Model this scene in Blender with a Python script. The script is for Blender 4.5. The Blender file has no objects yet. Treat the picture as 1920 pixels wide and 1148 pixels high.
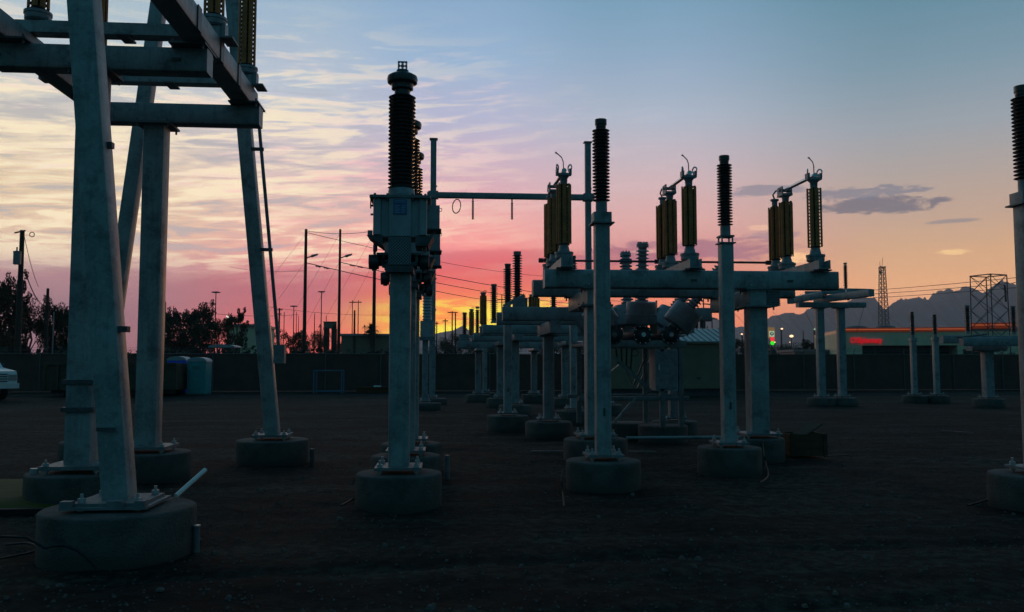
import bpy, math, random
from mathutils import Vector, Matrix, noise
random.seed(7)
S = bpy.context.scene
COL = S.collection
R = math.radians
PI = math.pi

# ---------------------------------------------------------------- camera
H = 1.55                      # eye height
F = 1600.0                    # focal length in pixels of the 1920 px wide photograph
HAZE_D = 1.5e-4                # haze density per metre
YAW = R(4.65); PIT = R(3.93)
cam = bpy.data.cameras.new('camera'); cam.sensor_width = 36; cam.lens = 36 * F / 1920
cam.clip_start = .1; cam.clip_end = 20000
co = bpy.data.objects.new('camera', cam); COL.objects.link(co)
co.location = (0, 0, H); co.rotation_euler = (PI / 2 + PIT, 0, -YAW)
S.camera = co
S.view_settings.view_transform = 'Standard'; S.view_settings.look = 'None'
S.view_settings.exposure = 0; S.view_settings.gamma = 1; S.view_settings.use_curve_mapping = False
S.cycles.use_denoising = True
S.cycles.max_bounces = 6; S.cycles.diffuse_bounces = 3; S.cycles.volume_bounces = 1
S.cycles.transparent_max_bounces = 8

# where a pixel of the photograph's grid lies in the place
_r = Vector((math.cos(YAW), -math.sin(YAW), 0)); _h = Vector((math.sin(YAW), math.cos(YAW), 0))
_f = _h * math.cos(PIT) + Vector((0, 0, math.sin(PIT))); _u = -_h * math.sin(PIT) + Vector((0, 0, math.cos(PIT)))
EYE = Vector((0, 0, H))
def ray(px, py): return _f + _r * ((px - 960) / F) + _u * ((574 - py) / F)
def AY(px, py, Y): d = ray(px, py); return EYE + d * (Y / d.y)
def G(px, py, z=0): d = ray(px, py); return EYE + d * ((z - H) / d.z)
def AD(px, py, D): d = ray(px, py); return EYE + d * (D / d.dot(_h))   # at horizontal distance D along the view
def XY(px, Y): return AY(px, 600, Y).x
def ZY(px, py, Y): return AY(px, py, Y).z

# ---------------------------------------------------------------- world sky
W = bpy.data.worlds.new('World'); S.world = W; W.use_nodes = True
nt = W.node_tree; nt.nodes.clear()
def lin(c):
    return tuple(((v / 255) / 12.92 if v / 255 <= .04045 else ((v / 255 + .055) / 1.055) ** 2.4) for v in c)
def wn(t): return nt.nodes.new(t)
def _in(sock, v):
    if isinstance(v, (int, float)): sock.default_value = v
    else: nt.links.new(v, sock)
def m(op, a, b=0.0, c=None, clamp=False):
    n = wn('ShaderNodeMath'); n.operation = op; n.use_clamp = clamp
    _in(n.inputs[0], a); _in(n.inputs[1], b)
    if c is not None: _in(n.inputs[2], c)
    return n.outputs[0]
def sm(x, e0, e1, t0=0.0, t1=1.0):
    n = wn('ShaderNodeMapRange'); n.interpolation_type = 'SMOOTHSTEP'
    _in(n.inputs[0], x); _in(n.inputs[1], e0); _in(n.inputs[2], e1); _in(n.inputs[3], t0); _in(n.inputs[4], t1)
    return n.outputs[0]
def mixc(f, a, b, bt='MIX'):
    n = wn('ShaderNodeMix'); n.data_type = 'RGBA'; n.blend_type = bt; n.clamp_factor = True
    _in(n.inputs[0], f)
    for i, v in ((6, a), (7, b)):
        if isinstance(v, tuple): n.inputs[i].default_value = (*v, 1)
        else: nt.links.new(v, n.inputs[i])
    return n.outputs[2]
tc = wn('ShaderNodeTexCoord'); sep = wn('ShaderNodeSeparateXYZ'); nt.links.new(tc.outputs['Generated'], sep.inputs[0])
dx, dy, dz = sep.outputs
AZ = m('MULTIPLY', m('ARCTAN2', dx, dy), 180 / PI)      # degrees from +Y (west), to the right
EL = m('MULTIPLY', m('ARCSINE', dz), 180 / PI)
def comb(x, y, z=0.0):
    n = wn('ShaderNodeCombineXYZ'); _in(n.inputs[0], x); _in(n.inputs[1], y); _in(n.inputs[2], z); return n.outputs[0]
def nz(vec, scale, det=5, rough=.55, dist=0.0):
    n = wn('ShaderNodeTexNoise'); nt.links.new(vec, n.inputs['Vector']); n.inputs['Scale'].default_value = scale
    n.inputs['Detail'].default_value = det; n.inputs['Roughness'].default_value = rough; n.inputs['Distortion'].default_value = dist
    return n.outputs['Fac']
def ramp(x, pts, x0, x1):
    n = wn('ShaderNodeValToRGB'); e = n.color_ramp.elements
    _in(n.inputs[0], m('DIVIDE', m('SUBTRACT', x, x0), x1 - x0, clamp=True))
    pts = [((p - x0) / (x1 - x0), c) for p, c in pts]
    e[0].position = pts[0][0]; e[0].color = (*pts[0][1], 1)
    e[1].position = pts[-1][0]; e[1].color = (*pts[-1][1], 1)
    for p, c in pts[1:-1]:
        k = e.new(p); k.color = (*c, 1)
    return n.outputs[0]
ZEN = lin((24, 70, 86)); TOP = lin((50, 104, 128))
def vr(pts): return ramp(EL, [(p, lin(c)) for p, c in pts] + [(38, TOP), (70, ZEN)], 0, 90)
# soft wobble so that the bands are not ruler straight
wob = nz(comb(m('MULTIPLY', AZ, .035), m('MULTIPLY', EL, .12)), 1.0, 3)
EL0 = EL
EL = m('ADD', EL0, m('MULTIPLY', m('SUBTRACT', wob, .5), 2.0))
c_l = vr([(0, (128, 84, 96)), (3, (145, 104, 116)), (5.6, (178, 142, 142)), (8, (216, 184, 156)), (11, (226, 202, 166)), (14, (218, 205, 186)), (18, (186, 198, 204)), (23, (160, 184, 198))])
c_ml = vr([(0, (226, 76, 62)), (2, (228, 92, 80)), (4.5, (196, 104, 112)), (6, (206, 116, 124)), (7.2, (232, 158, 146)), (9.5, (228, 184, 166)), (13, (210, 190, 188)), (17.5, (184, 194, 208)), (23, (150, 178, 202))])
c_s = vr([(0, (240, 90, 20)), (1.6, (252, 120, 16)), (2.6, (255, 190, 24)), (3.5, (255, 188, 26)), (4.3, (255, 128, 62)), (5.6, (244, 98, 84)), (7.2, (240, 112, 116)), (8.2, (246, 152, 146)), (10, (234, 164, 162)), (12.6, (212, 172, 184)), (16, (180, 180, 205)), (20, (150, 178, 207)), (24, (132, 166, 198))])
c_m = vr([(0, (220, 96, 62)), (2.5, (238, 118, 70)), (4.2, (236, 126, 84)), (5.6, (222, 118, 98)), (7, (212, 134, 128)), (9.5, (218, 164, 160)), (12, (204, 176, 180)), (16, (170, 180, 196)), (20, (138, 166, 192)), (24, (116, 156, 182))])
c_r = vr([(0, (214, 138, 98)), (2.5, (226, 150, 104)), (5, (224, 164, 114)), (7, (208, 162, 122)), (9, (188, 158, 138)), (11.5, (170, 158, 152)), (14, (150, 158, 166)), (18, (120, 148, 164)), (23, (88, 134, 154))])
sky = mixc(sm(AZ, -22, -10), c_l, c_ml)
sky = mixc(sm(AZ, -9, -1), sky, c_s)
sky = mixc(sm(AZ, 2, 12), sky, c_m)
sky = mixc(sm(AZ, 14, 30), sky, c_r)
ea = m('MULTIPLY', AZ, .05)
# high streaky cirrus, strongest on the left
tilt = m('ADD', m('MULTIPLY', EL0, .8), m('MULTIPLY', AZ, -.05))
st = nz(comb(m('MULTIPLY', AZ, .09), tilt), 1.0, 7, .62, 1.2)
st2 = nz(comb(m('MULTIPLY', AZ, .22), m('MULTIPLY', tilt, 2.1), 3.7), 1.0, 6, .6, .8)
wisp = m('MULTIPLY', sm(m('ADD', m('MULTIPLY', st, .6), m('MULTIPLY', st2, .4)), .47, .57), m('MULTIPLY', sm(EL0, 4.5, 8), sm(EL0, 24, 15)))
wisp = m('MULTIPLY', wisp, sm(AZ, 12, -14))
sky = mixc(m('MULTIPLY', wisp, .8), sky, lin((255, 236, 198)))
dark = m('MULTIPLY', sm(m('ADD', m('MULTIPLY', st, .55), m('MULTIPLY', st2, .45)), .49, .40), m('MULTIPLY', sm(EL0, 5, 8), sm(EL0, 22, 13)))
dark = m('MULTIPLY', dark, sm(AZ, 6, -12))
sky = mixc(m('MULTIPLY', dark, .62), sky, lin((160, 162, 172)))
hw = m('MULTIPLY', sm(st2, .5, .68), m('MULTIPLY', sm(EL0, 9, 12), sm(EL0, 22, 17)))
sky = mixc(m('MULTIPLY', hw, m('MULTIPLY', sm(AZ, 22, -8), .4)), sky, lin((236, 206, 210)))
pk = m('MULTIPLY', sm(st2, .5, .66), m('MULTIPLY', sm(EL0, 7, 9.5), sm(EL0, 15, 12)))
sky = mixc(m('MULTIPLY', pk, m('MULTIPLY', m('MULTIPLY', sm(AZ, 10, -8), sm(AZ, -20, -8)), .5)), sky, lin((252, 176, 176)))
# dusky bank under the pink, its top edge rising towards the sun
edge = ramp(AZ, [(-30, (.56,) * 3), (-12, (.61,) * 3), (-4, (.66,) * 3), (0, (.76,) * 3), (6, (.79,) * 3), (9, (.76,) * 3), (14, (.62,) * 3)], -32, 20)
ed = nz(comb(m('MULTIPLY', AZ, .3), m('MULTIPLY', EL0, .9)), 1.0, 6, .6, .4)
edv = m('ADD', m('MULTIPLY', edge, 10), m('MULTIPLY', m('SUBTRACT', ed, .5), 1.3))
bank = m('MULTIPLY', sm(m('SUBTRACT', edv, EL0), -.05, .25), m('MULTIPLY', sm(AZ, 16, 9), sm(m('SUBTRACT', edv, EL0), 5.2, 1.2)))
sky = mixc(m('MULTIPLY', bank, .8), sky, (.80, .62, .70), 'MULTIPLY')
# molten streaks round the hidden sun
fl = nz(comb(m('MULTIPLY', AZ, .22), m('MULTIPLY', EL0, 1.7), 1.3), 1.0, 5, .6, .7)
gl = m('MULTIPLY', m('MULTIPLY', sm(AZ, -6, 0), sm(AZ, 12, 6)), m('MULTIPLY', sm(EL0, .7, 2.2), sm(EL0, 5.0, 3.4)))
sky = mixc(m('MULTIPLY', gl, sm(fl, .42, .58)), sky, lin((255, 232, 34)))
sky = mixc(m('MULTIPLY', gl, m('MULTIPLY', sm(fl, .5, .36), .75)), sky, lin((252, 98, 14)))
def blob(px, py, hw_, hh, k, col, a, nzv=None, soft=.7):
    global sky
    az0 = math.degrees(math.atan((px - 960) / F)) + 4.65
    cz = math.cos(math.atan((px - 960) / F))
    el0 = math.degrees(math.atan((684 - py) / F * cz)); ra = math.degrees(hw_ / F) * cz; re = math.degrees(hh / F)
    q = m('ADD', m('POWER', m('ABSOLUTE', m('DIVIDE', m('SUBTRACT', AZ, az0), ra)), 2.0), m('POWER', m('ABSOLUTE', m('DIVIDE', m('SUBTRACT', EL0, el0), re)), 2.0))
    v = m('ADD', m('SUBTRACT', 1.0, q), m('MULTIPLY', m('SUBTRACT', nzv, .5), k))
    sky = mixc(m('MULTIPLY', sm(v, 0.0, soft), a), sky, lin(col))
cn = nz(comb(m('MULTIPLY', AZ, .35), m('MULTIPLY', EL0, 1.5), 8.0), 1.0, 6, .62, .5)
cn2 = nz(comb(m('MULTIPLY', AZ, .7), m('MULTIPLY', EL0, 2.4), 2.0), 1.0, 8, .65, .5)
blob(1300, 470, 210, 24, 3.4, (158, 104, 122), .85, cn)
blob(1200, 482, 150, 20, 2.4, (170, 96, 112), .6, cn2)
blob(1450, 440, 60, 10, 2.4, (150, 120, 138), .55, cn2)
blob(1235, 470, 55, 6, 3.0, (236, 184, 168), .7, cn)
blob(1498, 482, 38, 14, 3.6, (252, 196, 138), .85, cn2)
blob(1430, 425, 30, 6, 3.0, (240, 190, 160), .6, cn2)
blob(1650, 383, 135, 17, 3.4, (104, 102, 116), .85, cn2)
blob(1445, 354, 90, 11, 3.8, (124, 124, 140), .7, cn)
blob(1625, 358, 125, 12, 4.4, (116, 118, 134), .75, cn2)
blob(1795, 413, 56, 5, 2.0, (132, 126, 132), .7, cn)
blob(1790, 472, 34, 6, 3.4, (250, 204, 140), .7, cn2)
# the sky out of the frame: sides and the eastern half sink into blue dusk
back = m('MAXIMUM', sm(m('ABSOLUTE', m('SUBTRACT', AZ, 4)), 34, 95), 0.0)
east = vr([(0, (20, 50, 56)), (6, (30, 66, 74)), (14, (30, 74, 82)), (24, (30, 76, 88))])
sky = mixc(back, sky, east)
sky = mixc(sm(EL0, 0, -4), sky, lin((16, 20, 24)))
# light lost on its way through the evening haze
path_ = m('MINIMUM', 5900.0, m('DIVIDE', 430.0, m('MAXIMUM', m('SINE', m('MULTIPLY', EL0, PI / 180)), .01)))
gain = m('POWER', 2.71828, m('MULTIPLY', path_, HAZE_D * .9))
gv = comb(gain, gain, gain); sky = mixc(1.0, sky, gv, 'MULTIPLY'); sky.node.clamp_result = False
bg = wn('ShaderNodeBackground'); nt.links.new(sky, bg.inputs[0]); bg.inputs[1].default_value = 1.0
# faint physical twilight component on top
nis = wn('ShaderNodeTexSky'); nis.sky_type = 'NISHITA'; nis.sun_disc = False
nis.sun_elevation = R(1.0); nis.sun_rotation = R(1.0)
bg2 = wn('ShaderNodeBackground'); nt.links.new(nis.outputs[0], bg2.inputs[0]); bg2.inputs[1].default_value = .002
add = wn('ShaderNodeAddShader'); out = wn('ShaderNodeOutputWorld')
nt.links.new(bg.outputs[0], add.inputs[0]); nt.links.new(bg2.outputs[0], add.inputs[1]); nt.links.new(add.outputs[0], out.inputs[0])

sun = bpy.data.lights.new('sun', 'SUN'); sun.energy = .34; sun.color = (1, .5, .22); sun.angle = R(6)
so = bpy.data.objects.new('sun', sun); COL.objects.link(so)
_sd = Vector((math.sin(R(1)) * math.cos(R(2.4)), math.cos(R(1)) * math.cos(R(2.4)), math.sin(R(2.4))))
so.rotation_euler = (-_sd).to_track_quat('-Z', 'Y').to_euler()

# ---------------------------------------------------------------- materials
def mat(name, col, rough=.6, metal=0.0, var=.25, scale=6.0, col2=None, bump=0.0, bscale=40.0, spec=.5, stretch=None, emit=None, estr=1.0, streak=0.0, dirty=0.0):
    M_ = bpy.data.materials.new(name); M_.use_nodes = True; t = M_.node_tree; N = t.nodes; L = t.links
    b = N['Principled BSDF']; b.inputs['Roughness'].default_value = rough; b.inputs['Metallic'].default_value = metal
    b.inputs['Specular IOR Level'].default_value = spec
    tc = N.new('ShaderNodeTexCoord'); src = tc.outputs['Object']
    gp = N.new('ShaderNodeNewGeometry'); src = gp.outputs['Position']
    if stretch:
        mp = N.new('ShaderNodeMapping'); L.new(src, mp.inputs[0]); mp.inputs['Scale'].default_value = stretch; src = mp.outputs[0]
    n1 = N.new('ShaderNodeTexNoise'); L.new(src, n1.inputs['Vector']); n1.inputs['Scale'].default_value = scale; n1.inputs['Detail'].default_value = 6; n1.inputs['Roughness'].default_value = .65
    cr = N.new('ShaderNodeValToRGB'); L.new(n1.outputs['Fac'], cr.inputs[0])
    c2 = col2 or tuple(c * (1 - var) for c in col); c1 = tuple(min(1, c * (1 + var * .6)) for c in col) if not col2 else col
    cr.color_ramp.elements[0].position = .36; cr.color_ramp.elements[0].color = (*c2, 1)
    cr.color_ramp.elements[1].position = .64; cr.color_ramp.elements[1].color = (*c1, 1)
    colo = cr.outputs[0]
    def mul(c_, f_, a_, bcol):
        n = N.new('ShaderNodeMix'); n.data_type = 'RGBA'; L.new(f_, n.inputs[0]); L.new(c_, n.inputs[6]); n.inputs[7].default_value = (*bcol, 1); return n.outputs[2]
    if streak:
        mp2 = N.new('ShaderNodeMapping'); L.new(gp.outputs['Position'], mp2.inputs[0]); mp2.inputs['Scale'].default_value = (22, 22, 1.6)
        n3 = N.new('ShaderNodeTexNoise'); L.new(mp2.outputs[0], n3.inputs['Vector']); n3.inputs['Scale'].default_value = 1; n3.inputs['Detail'].default_value = 4
        r3 = N.new('ShaderNodeMapRange'); L.new(n3.outputs['Fac'], r3.inputs[0]); r3.inputs[1].default_value = .52; r3.inputs[2].default_value = .72; r3.inputs[4].default_value = streak
        colo = mul(colo, r3.outputs[0], 1, tuple(c * .35 for c in col))
        n4 = N.new('ShaderNodeTexVoronoi'); L.new(gp.outputs['Position'], n4.inputs['Vector']); n4.inputs['Scale'].default_value = 38
        r4 = N.new('ShaderNodeMapRange'); L.new(n4.outputs['Color'], r4.inputs[0]); r4.inputs[4].default_value = .28
        colo = mul(colo, r4.outputs[0], 1, tuple(min(1, c * 1.5) for c in col))
        n5 = N.new('ShaderNodeTexNoise'); L.new(gp.outputs['Position'], n5.inputs['Vector']); n5.inputs['Scale'].default_value = 3.3; n5.inputs['Detail'].default_value = 7; n5.inputs['Roughness'].default_value = .7
        r5 = N.new('ShaderNodeMapRange'); L.new(n5.outputs['Fac'], r5.inputs[0]); r5.inputs[1].default_value = .53; r5.inputs[2].default_value = .66; r5.inputs[4].default_value = .7
        colo = mul(colo, r5.outputs[0], 1, tuple(c * .30 for c in col))
    if dirty:
        sz = N.new('ShaderNodeSeparateXYZ'); L.new(gp.outputs['Position'], sz.inputs[0])
        a1 = N.new('ShaderNodeMath'); a1.operation = 'MULTIPLY_ADD'; L.new(n1.outputs['Fac'], a1.inputs[0]); a1.inputs[1].default_value = -.42; L.new(sz.outputs[2], a1.inputs[2])
        r6 = N.new('ShaderNodeMapRange'); L.new(a1.outputs[0], r6.inputs[0]); r6.inputs[1].default_value = -.10; r6.inputs[2].default_value = -.24; r6.inputs[3].default_value = 0; r6.inputs[4].default_value = dirty
        colo = mul(colo, r6.outputs[0], 1, (.03, .027, .022))
    L.new(colo, b.inputs['Base Color'])
    mr = N.new('ShaderNodeMapRange'); L.new(n1.outputs['Fac'], mr.inputs[0]); mr.inputs[3].default_value = max(.05, rough - .12); mr.inputs[4].default_value = min(1, rough + .12)
    L.new(mr.outputs[0], b.inputs['Roughness'])
    if bump:
        n2 = N.new('ShaderNodeTexNoise'); L.new(src, n2.inputs['Vector']); n2.inputs['Scale'].default_value = bscale; n2.inputs['Detail'].default_value = 5
        bp = N.new('ShaderNodeBump'); bp.inputs['Strength'].default_value = bump; bp.inputs['Distance'].default_value = .02
        L.new(n2.outputs['Fac'], bp.inputs['Height']); L.new(bp.outputs[0], b.inputs['Normal'])
    if emit:
        b.inputs['Emission Color'].default_value = (*emit, 1); b.inputs['Emission Strength'].default_value = estr
    return M_
galv = mat('galvanised_steel', (.38, .41, .42), .5, .2, .0, 2.4, (.20, .225, .235), .2, 60, streak=.55)
galv2 = mat('weathered_galvanised_steel', (.25, .26, .27), .55, .25, .0, 5, (.14, .15, .16), .12, 60)
galv_far = mat('galvanised_steel_beams', (.34, .345, .36), .55, .2, .0, 3, (.20, .21, .22), streak=.4)
castm = mat('grey_painted_casting', (.28, .30, .32), .5, .2, .3, 10)
darkst = mat('dark_steel_fittings', (.10, .11, .12), .5, .4, .3, 12)
nutm = mat('bright_zinc_nuts', (.5, .52, .54), .4, .5, .15, 30)
conc = mat('pier_concrete', (.125, .122, .115), .92, 0, 0, 3.2, (.06, .06, .056), .7, 45, dirty=.6)
porc = mat('dark_glazed_porcelain', (.075, .07, .072), .28, 0, .2, 8)
porcg = mat('grey_glazed_porcelain', (.36, .38, .42), .3, 0, .15, 8)
ochre = mat('ochre_wrapping_board', (.62, .215, .06), .7, 0, .0, 9, (.38, .135, .04), .2, 60)
tankm = mat('breaker_grey_paint', (.36, .37, .40), .42, .1, .2, 5)
bluep = mat('nameplate_blue', (.05, .14, .3), .5, 0, .2, 10)
bluel = mat('nameplate_print', (.25, .38, .55), .6, 0, .1, 10)
rubber = mat('black_cable_jacket', (.012, .012, .013), .6, 0, .2, 10)
pvc = mat('pale_pvc', (.85, .85, .83), .45, 0, .1, 12)
wood = mat('weathered_pole_wood', (.06, .045, .035), .85, 0, .3, 8, stretch=(4, 4, .4))
crate = mat('crate_plywood', (.10, .06, .028), .8, 0, .0, 7, (.05, .03, .014), .2, 40)
fencem = mat('fence_fabric', (.15, .075, .06), .85, 0, 0, 1.2, (.09, .05, .042), .4, 30)
fpost = mat('fence_post_zinc', (.14, .15, .16), .55, .3, .2, 8)
potb = mat('blue_plastic', (.03, .12, .95), .45, 0, .15, 5)
pott = mat('teal_plastic', (.04, .30, .32), .5, 0, .15, 5)
potr = mat('pale_translucent_roof', (.32, .38, .42), .5, 0, .1, 6)
tanm = mat('rolloff_tan_paint', (.10, .085, .055), .7, .1, 0, 3, (.055, .045, .032), .1, 30)
beige = mat('beige_siding', (.26, .185, .125), .75, 0, .12, 2)
roofm = mat('metal_roof', (.5, .52, .52), .45, .4, .12, 5)
stucco = mat('pale_stucco', (.85, .70, .48), .85, 0, .1, 1)
brickm = mat('dark_glass_front', (.015, .018, .02), .25, 0, .2, 1)
redtr = mat('lit_red_fascia', (.35, .05, .02), .5, 0, .1, 1, emit=(1, .16, .05), estr=.07)
redneon = mat('lit_orange_edge', (.6, .2, .1), .5, 0, .1, 1, emit=(1, .24, .09), estr=.30)
redlet = mat('red_sign_letters', (.45, .01, .02), .5, 0, .1, 1, emit=(1, .02, .04), estr=.35)
leafm = mat('dark_foliage', (.045, .06, .03), .75, 0, 0, .8, (.02, .03, .018))
leaf2 = mat('scrub_foliage', (.045, .045, .028), .8, 0, 0, .5, (.025, .026, .018))
bark = mat('tree_bark', (.05, .04, .032), .9, 0, .3, 10)
whitep = mat('white_vehicle_paint', (.72, .73, .74), .25, 0, .06, 2)
chrome = mat('chrome_trim', (.6, .6, .62), .2, .9, .05, 4)
glassm = mat('dark_window_glass', (.02, .025, .03), .08, 0, .1, 2)
tyre = mat('tyre_rubber', (.02, .02, .02), .85, 0, .2, 10)
tarp = mat('olive_yellow_tarp', (.075, .08, .002), .9, 0, 0, 4, (.04, .045, .002), .3, 12)
tarps = mat('dark_tarp_hem', (.012, .013, .012), .8, 0, .2, 9)
rustm = mat('orange_rusty_steel', (.13, .05, .02), .75, .1, .3, 9)
bluest = mat('pale_blue_painted_steel', (.10, .2, .3), .5, .2, .2, 9)
mount = mat('mountain_rock', (.16, .14, .14), .95, 0, .2, .004)
stone = mat('pale_stones', (.10, .105, .10), .9, 0, .25, 20)
glow_w = mat('lamp_white', (1, 1, 1), .5, emit=(1, .92, .8), estr=3)
glow_o = mat('lamp_sodium', (1, .6, .3), .5, emit=(1, .55, .3), estr=2.2)
glow_r = mat('lamp_red', (1, .1, .1), .5, emit=(1, .04, .05), estr=.8)
glow_g = mat('lamp_green', (.1, 1, .1), .5, emit=(.05, 1, .03), estr=.8)
signy = mat('lit_sign_orange', (.5, .25, .06), .5, emit=(.9, .5, .2), estr=.18)
signw = mat('lit_sign_face', (.7, .75, .6), .5, emit=(.75, 1, .7), estr=.45)
signb = mat('sign_black', (.01, .01, .01), .6)

# ---------------------------------------------------------------- geometry helpers
class MB:
    def __init__(s): s.v = []; s.f = []
    def quad(s, a, b, c, d):
        i = len(s.v); s.v += [Vector(a), Vector(b), Vector(c), Vector(d)]; s.f.append((i, i + 1, i + 2, i + 3)); return s
    def box(s, x0, x1, y0, y1, z0, z1):
        i = len(s.v)
        s.v += [Vector(p) for p in ((x0, y0, z0), (x1, y0, z0), (x1, y1, z0), (x0, y1, z0), (x0, y0, z1), (x1, y0, z1), (x1, y1, z1), (x0, y1, z1))]
        s.f += [tuple(i + k for k in q) for q in ((0, 3, 2, 1), (4, 5, 6, 7), (0, 1, 5, 4), (1, 2, 6, 5), (2, 3, 7, 6), (3, 0, 4, 7))]; return s
    def cb(s, c, sx, sy, sz): return s.box(c[0] - sx / 2, c[0] + sx / 2, c[1] - sy / 2, c[1] + sy / 2, c[2] - sz / 2, c[2] + sz / 2)
    def prism(s, prof, p0, p1, side, up):
        """closed 2-D profile (a,b) swept from p0 to p1; a along side, b along up"""
        n = len(prof); i = len(s.v)
        for p in (p0, p1):
            for a, b in prof: s.v.append(Vector(p) + side * a + up * b)
        for k in range(n):
            s.f.append((i + k, i + (k + 1) % n, i + n + (k + 1) % n, i + n + k))
        s.f.append(tuple(i + k for k in reversed(range(n)))); s.f.append(tuple(i + n + k for k in range(n))); return s
    def beam(s, p0, p1, w, h, r=.02, ref=None):
        """rectangular hollow section with rounded corners; h is along ref"""
        p0 = Vector(p0); p1 = Vector(p1); d = (p1 - p0).normalized()
        ref = Vector(ref) if ref else (Vector((0, 0, 1)) if abs(d.z) < .8 else Vector((0, 1, 0)))
        side = d.cross(ref).normalized(); up = side.cross(d)
        pr = []
        for cx, cy, a0 in ((w / 2 - r, h / 2 - r, 0), (-w / 2 + r, h / 2 - r, 90), (-w / 2 + r, -h / 2 + r, 180), (w / 2 - r, -h / 2 + r, 270)):
            for k in range(3):
                a = R(a0 + 45 * k); pr.append((cx + r * math.cos(a), cy + r * math.sin(a)))
        return s.prism(pr, p0, p1, side, up)
    def bar(s, p0, p1, w, h, ref=None):
        p0 = Vector(p0); p1 = Vector(p1); d = (p1 - p0).normalized()
        ref = Vector(ref) if ref else (Vector((0, 0, 1)) if abs(d.z) < .8 else Vector((0, 1, 0)))
        side = d.cross(ref).normalized(); up = side.cross(d)
        return s.prism([(-w / 2, -h / 2), (w / 2, -h / 2), (w / 2, h / 2), (-w / 2, h / 2)], p0, p1, side, up)
    def lathe(s, p, axis, prof, n=20):
        p = Vector(p); ax = Vector(axis).normalized()
        ref = Vector((0, 0, 1)) if abs(ax.z) < .9 else Vector((1, 0, 0))
        a = ax.cross(ref).normalized(); b = ax.cross(a); i = len(s.v); mm = len(prof)
        for r, z in prof:
            for k in range(n):
                t = 2 * PI * k / n; s.v.append(p + ax * z + a * (r * math.cos(t)) + b * (r * math.sin(t)))
        for j in range(mm - 1):
            for k in range(n):
                k2 = (k + 1) % n
                s.f.append((i + j * n + k, i + (j + 1) * n + k, i + (j + 1) * n + k2, i + j * n + k2))
        s.f.append(tuple(i + k for k in range(n))); s.f.append(tuple(i + (mm - 1) * n + k for k in reversed(range(n)))); return s
    def cyl(s, p0, p1, r0, r1=None, n=12):
        p0 = Vector(p0); p1 = Vector(p1); r1 = r0 if r1 is None else r1
        return s.lathe(p0, p1 - p0, [(r0, 0), (r1, (p1 - p0).length)], n)
    def path(s, pts, r, n=6):
        pts = [Vector(p) for p in pts]; i = len(s.v)
        for j, p in enumerate(pts):
            d = (pts[min(j + 1, len(pts) - 1)] - pts[max(j - 1, 0)]).normalized()
            ref = Vector((0, 0, 1)) if abs(d.z) < .95 else Vector((1, 0, 0))
            a = d.cross(ref).normalized(); b = d.cross(a); rr = r[j] if isinstance(r, (list, tuple)) else r
            for k in range(n):
                t = 2 * PI * k / n; s.v.append(p + a * (rr * math.cos(t)) + b * (rr * math.sin(t)))
        for j in range(len(pts) - 1):
            for k in range(n):
                k2 = (k + 1) % n; s.f.append((i + j * n + k, i + j * n + k2, i + (j + 1) * n + k2, i + (j + 1) * n + k))
        s.f.append(tuple(i + k for k in reversed(range(n)))); s.f.append(tuple(i + (len(pts) - 1) * n + k for k in range(n))); return s
    def torus(s, c, axis, R0, r, n=24, k=8, arc=1.0, start=0.0):
        ax = Vector(axis).normalized(); ref = Vector((0, 0, 1)) if abs(ax.z) < .9 else Vector((1, 0, 0))
        a = ax.cross(ref).normalized(); b = ax.cross(a)
        s.path([Vector(c) + a * (R0 * math.cos(2 * PI * (start + arc * i / n))) + b * (R0 * math.sin(2 * PI * (start + arc * i / n))) for i in range(n + 1)], r, k); return s
    def mesh(s, name, mt, off=Vector((0, 0, 0)), sharp=38):
        me = bpy.data.meshes.new(name); me.from_pydata([tuple(p - off) for p in s.v], [], s.f); me.materials.append(mt)
        me.polygons.foreach_set('use_smooth', [True] * len(me.polygons))
        try: me.set_sharp_from_angle(angle=R(sharp))
        except Exception: pass
        return me
    def build(s, name, mt, parent=None, off=None):
        """mesh drawn in place coordinates, stored relative to its thing"""
        o_ = off if off is not None else (wloc(parent) if parent else Vector((0, 0, 0)))
        o = bpy.data.objects.new(name, s.mesh(name, mt, Vector(o_))); COL.objects.link(o)
        if parent: o.parent = parent
        else: o.location = o_
        return o
def wloc(o):
    v = Vector(o.location)
    while o.parent: o = o.parent; v += Vector(o.location)
    return v
def thing(name, label, cat, loc=(0, 0, 0), group=None):
    o = bpy.data.objects.new(name, None); COL.objects.link(o); o.location = loc; o.empty_display_size = .2
    o['label'] = label; o['category'] = cat
    if group: o['group'] = group
    return o
def tag(o, label, cat, group=None):
    o['label'] = label; o['category'] = cat
    if group: o['group'] = group
    return o
def single(mb, name, mt, label, cat, loc, group=None): return tag(mb.build(name, mt, None, off=Vector(loc)), label, cat, group)
def use(me, name, parent, loc, scale=None, rot=None):
    o = bpy.data.objects.new(name, me); COL.objects.link(o); o.parent = parent; o.location = loc
    if scale: o.scale = scale
    if rot: o.rotation_euler = rot
    return o
def dup(root, loc, label, rz=None):
    def cp(o, par):
        c = o.copy(); COL.objects.link(c)
        if par: c.parent = par
        for k in [q for q in ALLCH.get(o.name, [])]: cp(k, c)
        return c
    ALLCH.clear()
    def walk(o):
        ALLCH[o.name] = list(o.children)
        for k in o.children: walk(k)
    walk(root)
    r = cp(root, None); r.location = loc; r['label'] = label
    if rz is not None: r.rotation_euler = (0, 0, rz)
    return r
ALLCH = {}

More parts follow.
